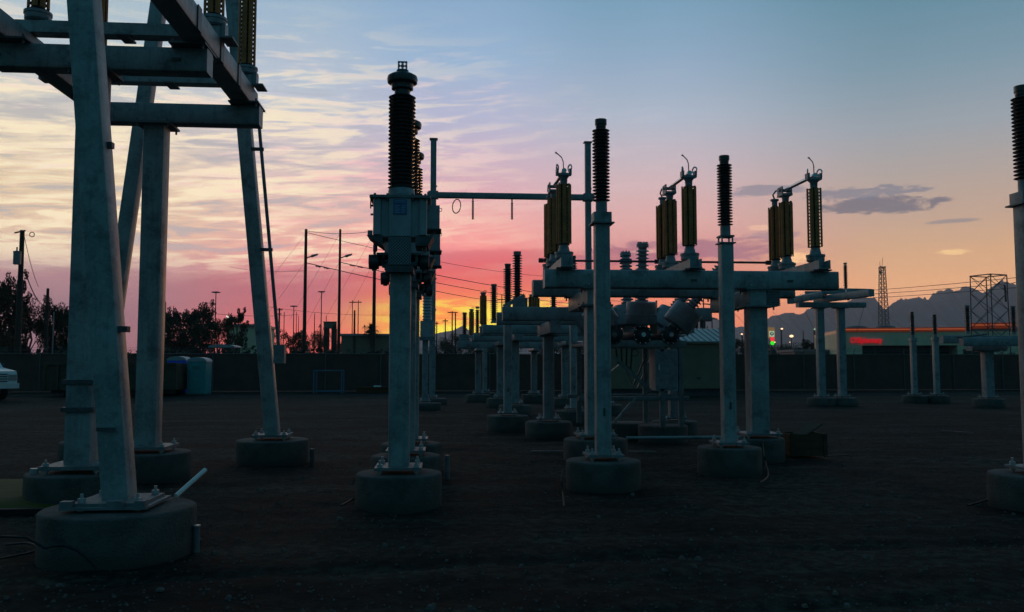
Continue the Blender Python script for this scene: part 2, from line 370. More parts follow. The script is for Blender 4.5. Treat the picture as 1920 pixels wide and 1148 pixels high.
# ---------------------------------------------------------------- setting
def axis_pts(near, far, step, grow):
    v = [0.0]; d = step
    while v[-1] < far:
        if v[-1] > near: d *= grow
        v.append(v[-1] + d)
    return v
px_ = axis_pts(9, 9000, .12, 1.14); xs = [-p for p in reversed(px_[1:])] + px_
ys = [-p for p in reversed(axis_pts(1, 4000, .6, 1.4)[1:])] + axis_pts(17, 11000, .11, 1.10)
def gz(x, y):
    if y > 47 or y < -2 or abs(x) > 60: return 0.0
    fade = max(0, min(1, (47 - y) / 8)) * max(0, min(1, (60 - abs(x)) / 15))
    v = noise.noise(Vector((x * .35, y * .35, 0))) * .04 + noise.noise(Vector((x * 1.6, y * 1.6, 3))) * .026 + noise.noise(Vector((x * 3.6, y * 3.6, 9))) * .014
    rut = .035 * (math.exp(-((y - 5.3 - .4 * math.sin(x * .3)) / .13) ** 2) + math.exp(-((y - 6.9 - .4 * math.sin(x * .3)) / .13) ** 2))   # tyre tracks
    return (v - .03 - rut) * fade
g = MB()
for y in ys:
    for x in xs: g.v.append(Vector((x, y, gz(x, y))))
nx = len(xs)
for j in range(len(ys) - 1):
    for i in range(nx - 1): g.f.append((j * nx + i, j * nx + i + 1, (j + 1) * nx + i + 1, (j + 1) * nx + i))
dirt = bpy.data.materials.new('yard_dirt'); dirt.use_nodes = True
t = dirt.node_tree; N = t.nodes; L = t.links; b = N['Principled BSDF']; b.inputs['Roughness'].default_value = .95; b.inputs['Specular IOR Level'].default_value = .2
gp = N.new('ShaderNodeNewGeometry')
def tn(scale, det=6, st=None):
    n = N.new('ShaderNodeTexNoise'); src = gp.outputs['Position']
    if st:
        mp = N.new('ShaderNodeMapping'); L.new(src, mp.inputs[0]); mp.inputs['Scale'].default_value = st; src = mp.outputs[0]
    L.new(src, n.inputs['Vector']); n.inputs['Scale'].default_value = scale; n.inputs['Detail'].default_value = det; n.inputs['Roughness'].default_value = .65; return n.outputs['Fac']
def rmp(f, a, b_, p0=.38, p1=.62):
    r = N.new('ShaderNodeValToRGB'); L.new(f, r.inputs[0]); r.color_ramp.elements[0].position = p0; r.color_ramp.elements[0].color = (*a, 1)
    r.color_ramp.elements[1].position = p1; r.color_ramp.elements[1].color = (*b_, 1); return r.outputs[0]
def mx(f, a, b_, bt='MIX'):
    n = N.new('ShaderNodeMix'); n.data_type = 'RGBA'; n.blend_type = bt
    if isinstance(f, float): n.inputs[0].default_value = f
    else: L.new(f, n.inputs[0])
    L.new(a, n.inputs[6]); L.new(b_, n.inputs[7]); return n.outputs[2]
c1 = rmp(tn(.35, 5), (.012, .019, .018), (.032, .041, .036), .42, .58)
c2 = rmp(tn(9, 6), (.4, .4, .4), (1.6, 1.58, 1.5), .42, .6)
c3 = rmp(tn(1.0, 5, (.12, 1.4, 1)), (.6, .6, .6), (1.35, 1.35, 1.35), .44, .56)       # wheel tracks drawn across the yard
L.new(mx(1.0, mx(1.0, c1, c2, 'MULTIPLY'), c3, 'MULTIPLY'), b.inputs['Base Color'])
bp = N.new('ShaderNodeBump'); bp.inputs['Strength'].default_value = 1.0; bp.inputs['Distance'].default_value = .06
ad = N.new('ShaderNodeMath'); ad.operation = 'ADD'; L.new(tn(7, 8), ad.inputs[0]); L.new(tn(45, 4), ad.inputs[1]); L.new(ad.outputs[0], bp.inputs['Height']); L.new(bp.outputs[0], b.inputs['Normal'])
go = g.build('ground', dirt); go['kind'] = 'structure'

# loose stones
st_ = MB()
for i in range(6000):
    d = 4.5 + 20 * random.random() ** 1.8; p = AD(random.uniform(-60, 1980), 700, d); x, y = p.x, p.y; r = random.uniform(.006, .015) * (2.4 if random.random() < .05 else 1)
    z = gz(x, y); i0 = len(st_.v); a = random.random() * 3
    for k in range(4): st_.v.append(Vector((x + r * math.cos(a + k * PI / 2) * random.uniform(.7, 1.2), y + r * math.sin(a + k * PI / 2), z)))
    for k in range(4): st_.v.append(Vector((x + .6 * r * math.cos(a + k * PI / 2), y + .6 * r * math.sin(a + k * PI / 2), z + r * random.uniform(.5, .9))))
    st_.f += [(i0 + 4, i0 + 5, i0 + 6, i0 + 7)] + [(i0 + k, i0 + (k + 1) % 4, i0 + 4 + (k + 1) % 4, i0 + 4 + k) for k in range(4)]
o = st_.build('gravel', stone); o['kind'] = 'stuff'

# mountains: a jagged ridge with foothills
def mountains(name, pts, D, foot):
    mb = MB(); xs_ = []
    p = pts[0][0]
    while p <= pts[-1][0]: xs_.append(p); p += 2.2
    def prof(px):
        for (a, ya), (b_, yb) in zip(pts, pts[1:]):
            if a <= px <= b_: return ya + (yb - ya) * (px - a) / (b_ - a)
        return pts[-1][1]
    rows = [(-foot, 0, 0), (-foot * .6, .25, .3), (-foot * .3, .52, .5), (-foot * .1, .84, .5), (0, 1, .0), (foot * .3, .6, .3), (foot * .8, 0, 0)]
    for k, (dd, hf, jit) in enumerate(rows):
        for px in xs_:
            P = AD(px, prof(px), D); top = P.z
            q = P + _h * dd
            j = noise.noise(Vector((px * .045, k * 2.1, 5))) * jit * top * .55 + noise.noise(Vector((px * .16, k * 3.1, 1))) * jit * top * .25
            if hf == 1: j = noise.noise(Vector((px * .33, 1, 2))) * top * .02 + noise.noise(Vector((px * .9, 1, 2))) * top * .012
            mb.v.append(Vector((q.x, q.y, max(-5, top * hf + j) if hf else -20)))
    n = len(xs_)
    for j in range(len(rows) - 1):
        for i in range(n - 1): mb.f.append((j * n + i, j * n + i + 1, (j + 1) * n + i + 1, (j + 1) * n + i))
    o = mb.build(name, mount); o['kind'] = 'structure'
mountains('mountains', [(1425, 612), (1436, 600), (1449, 592), (1460, 591), (1470, 588), (1485, 586), (1496, 590), (1507, 588), (1513, 580), (1530, 578), (1545, 576), (1560, 577), (1575, 568), (1590, 566), (1605, 556), (1615, 552), (1630, 568), (1637, 575), (1650, 578), (1662, 580), (1672, 570), (1684, 563), (1690, 559), (1694, 564), (1698, 560), (1703, 563), (1707, 560), (1712, 563), (1722, 557), (1728, 562), (1734, 556), (1738, 563), (1743, 562), (1750, 549), (1753, 553), (1758, 546), (1764, 544), (1768, 548), (1775, 541), (1783, 541), (1787, 547), (1797, 544), (1800, 546), (1804, 538), (1813, 537), (1819, 546), (1830, 548), (1845, 549), (1855, 541), (1863, 537), (1869, 531), (1874, 535), (1884, 538), (1892, 533), (1898, 531), (1904, 536), (1912, 534), (1925, 540), (1960, 548), (2010, 565), (2080, 590), (2160, 620)], 4200, 900)
mountains('mountains', [(1150, 640), (1200, 620), (1250, 606), (1290, 598), (1320, 590), (1345, 598), (1365, 610), (1380, 614), (1392, 612), (1402, 615), (1420, 612), (1450, 604), (1520, 600), (1600, 612), (1750, 630)], 5200, 700)
mountains('mountains', [(780, 640), (815, 626), (835, 622), (850, 620), (862, 613), (868, 611), (876, 617), (888, 626), (930, 632), (1000, 628), (1080, 634), (1160, 645)], 5000, 700)

# low embankment behind the fence
eb = MB(); n = 60
def ebz(x, k): return (1.4 + .5 * noise.noise(Vector((x * .06, 2, 0))) + .35 * noise.noise(Vector((x * .3, 2, 4)))) * k
for k, (yy, hk) in enumerate(((57, 0), (62, .75), (68, 1), (95, 1), (110, 0))):
    for i in range(n + 1):
        x = -62 + (92 * i / n); e = min(1, (n - i) / 12)
        eb.v.append(Vector((x, yy, max(-.3, ebz(x, hk) * e - (.3 if hk == 0 else 0)))))
for j in range(4):
    for i in range(n): eb.f.append((j * (n + 1) + i, j * (n + 1) + i + 1, (j + 1) * (n + 1) + i + 1, (j + 1) * (n + 1) + i))
o = eb.build('embankment', leaf2); o['kind'] = 'structure'

# ---------------------------------------------------------------- concrete piers, columns
def circ_pier(name, px, py, dia, label, h=.34, group='round concrete piers'):
    c = G(px, py, h); c.z = 0
    r = dia / 2; mb = MB()
    prof = [(r * 1.0, -.15), (r * 1.0, .0), (r * 1.0, h * .33), (r * 1.0, h * .66), (r * 1.0, h - .03), (r * .992, h - .012), (r * .972, h - .003), (r * .95, h), (.001, h + .002)]
    mb.lathe((c.x, c.y, 0), (0, 0, 1), prof, 48)
    for v in mb.v:
        q = noise.noise(Vector((v.x * 3, v.y * 3, v.z * 5))) * .006 + noise.noise(Vector((v.x * 14, v.y * 14, v.z * 16))) * .003; dv = Vector((v.x - c.x, v.y - c.y, 0)); 
        if dv.length > .2: v += dv.normalized() * q
    single(mb, name, conc, label, 'concrete pier', (c.x, c.y, 0), group)
    return c
def base_plate(root, x, y, z, w, plates=.5, nuts=True, thick=.03):
    """grouted base plate on levelling nuts"""
    h = plates / 2
    MB().box(x - h, x + h, y - h, y + h, z + .05, z + .05 + thick).build('base_plate', galv2, root)
    for sx in (-1, 1):
        for sy in (-1, 1):
            q = (x + sx * (h - .06), y + sy * (h - .06))
            b_ = MB(); b_.cyl((q[0], q[1], z - .01), (q[0], q[1], z + .16), .014, n=8)
            b_.cyl((q[0], q[1], z + .018), (q[0], q[1], z + .048), .03, n=6); b_.cyl((q[0], q[1], z + .05 + thick + .001), (q[0], q[1], z + .05 + thick + .034), .032, n=6)
            b_.build('anchor_bolt', nutm, root)
def column(root, x, y, z0, z1, w, mt=None, name='column'):
    return MB().beam((x, y, z0), (x, y, z1), w, w, min(.022, w * .1)).build(name, mt or galv, root)
def plate(root, x, y, z, sx, sy, th=.025, name='cap_plate', mt=None, bolts=True):
    mb = MB(); mb.box(x - sx / 2, x + sx / 2, y - sy / 2, y + sy / 2, z, z + th)
    if bolts:
        for a in (-1, 1):
            for b_ in (-1, 1):
                mb.cyl((x + a * (sx / 2 - .04), y + b_ * (sy / 2 - .04), z - .05), (x + a * (sx / 2 - .04), y + b_ * (sy / 2 - .04), z + th + .04), .015, n=6)
    return mb.build(name, mt or galv2, root)

def shed_profile(h, rc, rs, n, r2=None):
    pr = [(rc, 0)]; p = h / n
    for i in range(n):
        z = i * p; a = rs if (r2 is None or i % 2 == 0) else r2
        pr += [(rc, z + .22 * p), (a * .97, z + .36 * p), (a, z + .44 * p), (a * .96, z + .52 * p), (rc * 1.04, z + .80 * p)]
    pr.append((rc, h)); return pr
_ins = {}
def ins_mesh(h, rc, rs, n, mt, seg=26):
    k = (round(h, 2), round(rc, 3), round(rs, 3), n, mt.name)
    if k not in _ins: _ins[k] = MB().lathe((0, 0, 0), (0, 0, 1), shed_profile(h, rc, rs, n), seg).mesh('porcelain', mt, sharp=50)
    return _ins[k]
def fl(root, x, y, z0, z1, r, name='flange', mt=None, n=16): return MB().cyl((x, y, z0), (x, y, z1), r, n=n).build(name, mt or castm, root)

# single bus support posts: column with a tall porcelain insulator on top
def bus_post(px, py, col_top_py, ins_top_py, w, label, pier_label, dia=.92, detail=True, adaptor=False, nshed=22, col_bot_dx=0, ph=.34):
    c = circ_pier('concrete_pier', px, py, dia, pier_label, ph)
    root = thing('bus_support_post', label, 'insulator post', (c.x, c.y, 0), 'single posts topped with a porcelain insulator')
    zc = ZY(px, col_top_py, c.y); zi = ZY(px, ins_top_py, c.y)
    base_plate(root, c.x, c.y, ph, w, .46)
    column(root, c.x, c.y, ph + .08, zc - .13, w)
    if adaptor:
        plate(root, c.x, c.y, zc - .13, w + .05, w + .05, .018, bolts=False)
        mb = MB()
        for sx in (-1, 1):
            for sy in (-1, 1): mb.cyl((c.x + sx * w * .42, c.y + sy * w * .42, zc - .112), (c.x + sx * w * .42, c.y + sy * w * .42, zc - .03), .014, n=6)
        mb.build('standoff_bolts', nutm, root)
        plate(root, c.x, c.y, zc - .03, w + .02, w + .02, .025, 'adaptor_plate', bolts=False)
    else:
        MB().beam((c.x, c.y, zc - .13), (c.x, c.y, zc + .0), w + .045, w + .045, .02).build('cap_box', galv, root)
        plate(root, c.x, c.y, zc - .15, w + .1, w + .1, .018, bolts=False)
    h = zi - zc; rs = .115
    fl(root, c.x, c.y, zc, zc + .1 * h + .02, rs * .66, 'lower_fitting')
    me = ins_mesh(h * .78, rs * .58, rs, nshed, porc)
    use(me, 'porcelain', root, (0, 0, zc + .12 * h))
    mb = MB(); mb.lathe((c.x, c.y, zc + .9 * h), (0, 0, 1), [(rs * .55, 0), (rs * .6, .02), (rs * .6, .05), (rs * .68, .055), (rs * .68, h * .1)], 20); mb.build('top_cap', porc, root)
    # small earthing stub on the column
    MB().box(c.x - .012, c.x + .012, c.y - w / 2 - .02, c.y - w / 2 + .002, .9, 1.0).build('earthing_pad', darkst, root)
    return c, root
p1, _ = bus_post(1131, 862, 400, 225, .19, 'tall grey post with dark ribbed insulator before the left part of the largest stand', 'round concrete pier under the tall insulator post left of the switch stand front', .95)
p2, _ = bus_post(1367, 838, 442, 293, .19, 'grey post with dark insulator on standoff bolts before the right half of the largest stand', 'round concrete pier under the insulator post at the right half of the switch stand', .93, adaptor=True)
p3, _ = bus_post(1945, 888, 362, 163, .20, 'tall grey post with dark ribbed insulator cut by the right edge of the photo', 'round concrete pier at the right edge of the photo', 1.0)

# ---------------------------------------------------------------- instrument transformers in a row
def make_ct():
    root = thing('current_transformer', '', 'transformer', (0, 0, 0), 'row of current transformers on square columns')
    X0 = Y0 = 0.0
    zt, zb = 3.44, 2.98              # tank top / bottom
    zk = zb - .46
    base_plate(root, 0, 0, .34, .26, .52)
    column(root, 0, 0, .42, 2.66, .235)
    mb = MB(); mb.cyl((-.33, 0, 2.72), (.30, 0, 2.72), .05, n=14); mb.cyl((-.36, 0, 2.72), (-.25, 0, 2.72), .085, n=16); mb.cyl((.22, 0, 2.72), (.32, 0, 2.72), .085, n=16)
    mb.cyl((-.30, 0, 2.62), (-.30, 0, 2.68), .03, n=8); mb.cyl((.27, 0, 2.62), (.27, 0, 2.68), .03, n=8); mb.build('cross_pipe', darkst, root)
    mb = MB(); mb.box(-.19, .19, -.2, .2, 2.66, 2.70); mb.box(-.26, .24, -.22, .22, 2.775, 2.80); mb.box(-.2, -.17, -.2, .2, 2.70, 2.775); mb.box(.17, .2, -.2, .2, 2.70, 2.775); mb.build('mounting_saddle', darkst, root)
    # trapezoid skirt under the tank
    for x0, x1 in ((-.37, -.19), (.17, .37)):
        mb = MB(); i = 0
        for z, k in ((zb - .10, .55), (zb + .015, 1.0)):
            a, b_ = (x0 * k - .0, x1) if x0 < 0 else (x0, x1 * (k if k == 1 else .85))
            for p in ((a, -.24), (b_, -.24), (b_, .24), (a, .24)): mb.v.append(Vector((p[0], p[1], z)))
        mb.f += [(i, i + 1, i + 5, i + 4), (i + 1, i + 2, i + 6, i + 5), (i + 2, i + 3, i + 7, i + 6), (i + 3, i, i + 4, i + 7), (i + 3, i + 2, i + 1, i), (i + 4, i + 5, i + 6, i + 7)]
        mb.cyl(((x0 + x1) / 2, -.15, zb - .16), ((x0 + x1) / 2, -.15, zb - .09), .025, n=8)
        mb.build('tank_skirt', darkst, root)
    # tank body: recessed core, projecting centre bay and side ribs
    mb = MB(); mb.beam((0, 0, zb), (0, 0, zt - .03), .56, .46, .03); mb.build('tank', tankm, root)
    mb = MB(); mb.beam((0, -.235, zb), (0, -.235, zt - .035), .25, .10, .015, (0, 1, 0)); mb.build('centre_bay', tankm, root)
    for sx in (-1, 1): MB().beam((sx * .255, -.20, zb + .02), (sx * .255, -.20, zt - .035), .09, .12, .02, (0, 1, 0)).build('corner_rib', tankm, root)
    mb = MB(); mb.beam((0, 0, zt - .03), (0, 0, zt), .68, .60, .03)
    for sx in (-1, 1):
        for k in range(5): mb.cyl((-.28 + .14 * k, sx * .27, zt - .05), (-.28 + .14 * k, sx * .27, zt + .02), .016, n=6)
    mb.build('tank_cover', galv2, root)
    npl = MB().box(-.075, .075, -.293, -.2875, zt - .22, zt - .05).build('nameplate', bluep, root)
    mb = MB()
    for k in range(2): mb.box(-.062, .062, -.2955, -.2935, zt - .085 + .016 * k, zt - .078 + .016 * k)
    for k in range(5):
        mb.box(-.062, -.01 if k % 2 else .0, -.2955, -.2935, zt - .205 + .020 * k, zt - .195 + .020 * k); mb.box(.015, .062, -.2955, -.2935, zt - .205 + .020 * k, zt - .195 + .020 * k)
    o_ = mb.build('print_line', bluel, root); o_.parent = npl
    # expanded-metal guard below the centre bay
    gd = MB().box(-.125, .125, -.27, -.2, zb - .32, zb - .005).build('guard_panel', darkst, root)
    mb = MB(); w, h = .25, .315; nx_, nz_ = 7, 9
    for i in range(nx_):
        for j in range(nz_):
            cx = -.125 + w * (i + .5) / nx_; cz = zb - .32 + h * (j + .5) / nz_; a = w / nx_ / 2; c_ = h / nz_ / 2
            for s1, s2 in (((-a, 0), (0, c_)), ((0, c_), (a, 0)), ((a, 0), (0, -c_)), ((0, -c_), (-a, 0))):
                mb.bar((cx + s1[0], -.274, cz + s1[1]), (cx + s2[0], -.274, cz + s2[1]), .006, .008, (0, 1, 0))
    o_ = mb.build('expanded_mesh', tankm, root); o_.parent = gd; o_['kind'] = 'stuff'
    mb = MB(); mb.box(-.16, .15, -.26, .2, zb - .40, zb - .325); mb.build('support_block', darkst, root)
    mb = MB(); mb.box(-.2, -.13, -.2, -.1, zb - .30, zb - .26); mb.box(-.2, -.17, -.2, -.1, zb - .34, zb - .23); mb.build('side_lug', darkst, root)
    for z in (zt - .09, zt - .19): MB().cyl((-.34, -.1, z), (-.27, -.1, z), .012, n=8).build('drain_stub', darkst, root)
    MB().box(-.345, -.335, -.13, -.07, zt - .12, zt - .01).build('earthing_strap', darkst, root)
    MB().box(-.36, -.31, -.22, -.16, zb + .02, zb + .07).build('lifting_lug', castm, root)
    # secondary terminal box on the right side
    bx = MB().box(.28, .44, -.02, .30, zt - .33, zt - .06).build('terminal_box', tankm, root)
    mb = MB(); mb.cyl((.36, .05, zt - .38), (.36, .05, zt - .33), .03, n=10); mb.box(.26, .46, -.04, .32, zt - .345, zt - .333); mb.torus((.445, .05, zt - .1), (0, 1, 0), .02, .004, 12, 5)
    o_ = mb.build('gland', darkst, root); o_.parent = bx
    mb = MB()
    for a in (-1, 1): mb.cyl((.36 + a * .055, -.03, zt - .12), (.36 + a * .055, -.018, zt - .12), .007, n=6)
    o_ = mb.build('box_screw', darkst, root); o_.parent = bx
    # turret, porcelain, corona ring, pad
    mb = MB(); mb.lathe((0, 0, zt), (0, 0, 1), [(.17, 0), (.17, .015), (.155, .03), (.150, .11), (.135, .13)], 24); mb.build('turret', castm, root)
    use(ins_mesh(1.10, .115, .157, 25, porc), 'porcelain', root, (0, 0, zt + .12))
    zz = zt + 1.22
    mb = MB(); mb.lathe((0, 0, zz), (0, 0, 1), [(.09, 0), (.09, .06), (.125, .075), (.125, .11), (.13, .13), (.17, .15), (.178, .19), (.17, .225), (.13, .25), (.075, .262), (.07, .30), (.03, .31)], 28); mb.build('head', porc, root)
    # pad with four holes
    mb = MB(); hw_, z0 = .055, zz + .30
    cells = 9; holes = [(2, 2), (6, 2), (2, 6), (6, 6)]
    for i in range(cells):
        for j in range(cells):
            if any(abs(i - a) + abs(j - b_) <= 1 for a, b_ in holes): continue
            mb.box(-hw_ + 2 * hw_ * i / cells, -hw_ + 2 * hw_ * (i + 1) / cells, -.008, .008, z0 + .11 * j / cells, z0 + .11 * (j + 1) / cells)
    mb.build('terminal_pad', castm, root)
    return root
ct0 = make_ct()
cA = circ_pier('concrete_pier', 748, 886, .96, 'round concrete pier under the front current transformer in the row', .34)
ct0.location = (cA.x, cA.y, 0); ct0['label'] = 'front and largest current transformer with ribbed dark insulator, blue nameplate and mesh guard'
kB, kC = 1.194, 1.374
for k, lb, pl in ((kB, 'second current transformer, directly behind the front one', 'round concrete pier behind the front transformer pier, mostly hidden by it'), (kC, 'rearmost current transformer in the row, only its head and box showing', 'hidden concrete pier of the rearmost current transformer')):
    loc = (cA.x, cA.y * k, 0); dup(ct0, loc, lb)
    r = .47; mb = MB().lathe((loc[0], loc[1], 0), (0, 0, 1), [(r, -.06), (r, .29), (r * .985, .318), (r * .955, .334), (r * .9, .34), (.001, .342)], 40)
    single(mb, 'concrete_pier', conc, pl, 'concrete pier', loc, 'round concrete piers')

# ---------------------------------------------------------------- gang-operated switches
def wrapped_insulator(root, x, y, z, h=1.0, r=.118, n=8, phase=0.0):
    base = use(ins_mesh(h + .06, .06, .098, 18, porc, 20), 'porcelain', root, (x, y, z - .03))
    for k in range(n):
        a = 2 * PI * (k + .5) / n + phase
        o = use(SLAT(h), 'board', base, (r * math.cos(a), r * math.sin(a), .03 + random.uniform(-.012, .012)), rot=(0, 0, a))
    return base
_sl = {}
def SLAT(h, w=.070):
    k = (round(h, 2), w)
    if k not in _sl:
        mb = MB(); hw_ = w / 2
        # a thin board bent over the sheds, its edges scalloped
        pr = [(-.004, -hw_), (.006, -hw_ * .7), (.010, 0), (.006, hw_ * .7), (-.004, hw_), (-.010, hw_ * .7), (-.006, 0), (-.010, -hw_ * .7)]
        mb.prism(pr, (0, 0, 0), (0, 0, h), Vector((1, 0, 0)), Vector((0, 1, 0)))
        _sl[k] = mb.mesh('board', ochre)
    return _sl[k]
def make_switch(L, third=True, insh=1.0, over=.35, ph=.28):
    """pole along +Y: jaw insulator at y=0, hinge insulator at y=L, drive insulator beyond it"""
    root = thing('disconnect_switch', '', 'disconnect switch', (0, 0, 0))
    z0 = .12
    mb = MB(); mb.box(-.10, -.075, -over, L + .75, 0, .13); mb.box(.075, .10, -over, L + .75, 0, .13); mb.box(-.10, .10, -over, L + .75, -.016, 0); mb.build('base_channel', galv, root)
    def pedestal(y):
        mb = MB(); mb.lathe((0, y, z0 + .02), (0, 0, 1), [(.13, 0), (.15, .02), (.15, .08), (.16, .085), (.16, .12), (.10, .13), (.075, ph - .04)], 20)
        mb.box(-.075, .075, y - .16, y - .05, z0 - .12, z0 + .06); mb.build('bearing_housing', castm, root)
    zi = z0 + ph
    for y in ([0, L, L + .52] if third else [0, L]):
        pedestal(y); wrapped_insulator(root, 0, y, zi, insh, phase=random.random() * .5)
    zt = zi + insh + .03
    # jaw end
    mb = MB(); mb.lathe((0, 0, zt), (0, 0, 1), [(.06, 0), (.065, .08), (.10, .12), (.10, .16), (.05, .165)], 18)
    mb.box(-.13, .13, -.05, .05, zt + .13, zt + .165); mb.box(-.13, -.09, -.06, .06, zt + .165, zt + .24); mb.box(.09, .13, -.06, .06, zt + .165, zt + .24); mb.build('jaw', castm, root)
    for sx in (-1, 1): MB().torus((sx * .105, 0, zt + .26), (1, .45 * sx, 0), .055, .013, 18, 6).build('jaw_loop', chrome, root)
    mb = MB(); mb.path([(0, -.02, zt + .15), (-.015, -.05, zt + .36), (-.05, -.09, zt + .42), (-.14, -.16, zt + .47)], .009, 6); mb.lathe((-.15, -.165, zt + .455), (0, 0, 1), [(.002, 0), (.018, .012), (.018, .024), (.002, .036)], 10); mb.build('arcing_horn', castm, root)
    # hinge end
    mb = MB(); mb.lathe((0, L, zt), (0, 0, 1), [(.06, 0), (.07, .08), (.09, .12)], 18); mb.box(-.10, .10, L - .10, L + .16, zt + .09, zt + .13)
    mb.box(-.10, -.075, L - .08, L + .14, zt + .13, zt + .26); mb.box(.075, .10, L - .08, L + .14, zt + .13, zt + .26); mb.cyl((-.12, L + .02, zt + .2), (.12, L + .02, zt + .2), .03, n=10); mb.build('hinge', castm, root)
    if third:
        mb = MB(); mb.lathe((0, L + .52, zt), (0, 0, 1), [(.05, 0), (.055, .09), (.08, .10), (.08, .13)], 16); mb.path([(0, L + .52, zt + .13), (-.06, L + .45, zt + .2), (-.08, L + .25, zt + .24), (-.05, L + .1, zt + .2)], .016, 6); mb.build('drive_crank', castm, root)
    mb = MB(); mb.cyl((0, L - .05, zt + .21), (0, .06, zt + .2), .032, n=12); mb.cyl((0, .08, zt + .2), (0, -.07, zt + .2), .042, n=12); mb.build('blade', chrome, root)
    # levelling feet
    for y in (-.2, L * .5, L + .55): MB().box(-.16, .16, y - .07, y + .07, -.04, -.018).build('foot_plate', galv2, root)
    return root

# ---------------------------------------------------------------- large low switch stand
def tee_stand(name, label, X0, X1, Yf, Yr, posts, ztop, hb=.31, wb=.30, hd=.28, w=.31, py_=.34, Yp=None, mt=None, cat='steel stand'):
    """two columns, a short depth beam on each, two long cross beams over them"""
    mt = mt or galv
    root = thing(name, label, cat, ((X0 + X1) / 2, Yp, 0), 'steel stands carrying the switches')
    z1 = ztop - hb - hd
    for x in posts:
        base_plate(root, x, Yp, py_, w, .62)
        column(root, x, Yp, py_ + .08, z1 - .03, w, mt)
        plate(root, x, Yp, z1 - .03, w + .22, w + .22, .028)
        MB().beam((x, Yf - .17, z1 + hd / 2), (x, Yr + .17, z1 + hd / 2), w * .9, hd - .004, .02).build('depth_beam', mt, root)
    for y in (Yf, Yr): MB().beam((X0, y, ztop - hb / 2), (X1, y, ztop - hb / 2), wb, hb - .004, .035).build('cross_beam', mt, root)
    for x in posts:
        for y in (Yf, Yr): plate(root, x, y, ztop - hb - .012, w + .12, wb + .14, .02, 'clamp_plate')
    for x in posts:
        for sx in (-1, 1):
            for sz in (-1, 1): MB().cyl((x + sx * .11, Yf - wb / 2 - .02, ztop - hb / 2 + sz * .09), (x + sx * .11, Yf - wb / 2 + .005, ztop - hb / 2 + sz * .09), .018, n=6).build('bolt', nutm, root)
    mb = MB()
    n_ = 3
    for k in range(n_):
        x = X0 + (X1 - X0) * (.17 + .33 * k); mb.box(x - .05, x + .05, Yf - wb / 2 - .012, Yf - wb / 2 + .002, ztop - hb * .62, ztop - hb * .5)
    mb.build('slot_cover', darkst, root)
    return root
zF = ZY(1022, 505, 13.9)
Yf, Yr = 14.05, 15.85
X0 = XY(1022, Yf - .15); X1 = XY(1575, Yf - .15)
cP1 = circ_pier('concrete_pier', 1112, 820, 1.05, 'round concrete pier of the left column of the large switch stand', .34)
cP2 = circ_pier('concrete_pier', 1417, 822, 1.08, 'round concrete pier of the right column of the large switch stand', .34)
Yp = (cP1.y + cP2.y) / 2
for o in COL.objects:
    if o.name.startswith('concrete_pier') and 'column of the large' in o['label']: o.location.y = Yp
zTop = ZY(1300, 506.5, Yf - .15)
stand1 = tee_stand('switch_stand', 'largest steel stand with two columns and long beams carrying three switches, right centre', X0, X1, Yf, Yr, (cP1.x, XY(1417, Yp)), zTop, Yp=Yp)
# three switch poles on it
sw = make_switch(1.22)
sw['group'] = 'switch poles on the large stand'
swz = zTop + .035
labs = ['leftmost wrapped switch pole on the large stand, its two ochre insulators overlapping', 'middle wrapped switch pole on the large stand between the two insulator posts', 'rightmost wrapped switch pole at the right end of the large stand, under the grey cloud']
for i, px in enumerate((1058, 1295, 1532)):
    Ysw = Yf + .0; x = XY(px, Ysw); loc = (x, Ysw, swz + (.20 if i == 9 else .0))
    if i == 0: sw.location = loc; sw['label'] = labs[0]
    else: dup(sw, loc, labs[i])
zr = ZY(1250, 488, Yf + 1.74)
mb = MB(); xa = XY(1016, Yf + 1.74); xb = XY(1500, Yf + 1.74)
mb.cyl((xa, Yf + 1.98, zr), (xb, Yf + 1.98, zr), .022, n=10); mb.cyl((xa - .03, Yf + 1.98, zr), (xa + .06, Yf + 1.98, zr), .045, n=10)
root = thing('operating_pipe', 'thin dark horizontal pipe linking the three switch poles', 'pipe', (xa, Yf + 1.98, zr))
mb.build('pipe', darkst, root)
for px in (1058, 1295, 1532):
    x = XY(px, Yf); MB().box(x - .1, x + .1, Yf + 1.95, Yf + 2.02, zr - .04, zr + .04).build('pipe_clamp', darkst, root)
    MB().box(x - .02, x + .02, Yf + 1.7, Yf + 1.96, zr - .03, zr - .01).build('crank_arm', darkst, root)
# perforated operator box hung by the right column
xb = XY(1417, Yp)
mb = MB(); mb.box(xb + .17, xb + .42, Yf - .05, Yf + .5, zTop - .59, zTop - .33)
root = thing('gear_box', 'dark ribbed box under the right end of the large stand beam', 'gear box', (xb + .3, Yf + .2, zTop - .59))
mb.build('housing', darkst, root)
for k in range(9): MB().box(xb + .16, xb + .43, Yf - .06, Yf - .052, zTop - .58 + .028 * k, zTop - .566 + .028 * k).build('fin', castm, root)
# skinny conduit and long rail near the ground in front of the stand
pA = G(1150, 810, .3); pB = G(1400, 812, .3)
single(MB().cyl((cP1.x + .45, Yp - .3, .37), (XY(1417, Yp) - .4, Yp - .3, .37), .025, n=10), 'steel_pipe', galv, 'long pale pipe lying level between the two piers of the large stand', 'pipe', (cP1.x, Yp - .3, .37))

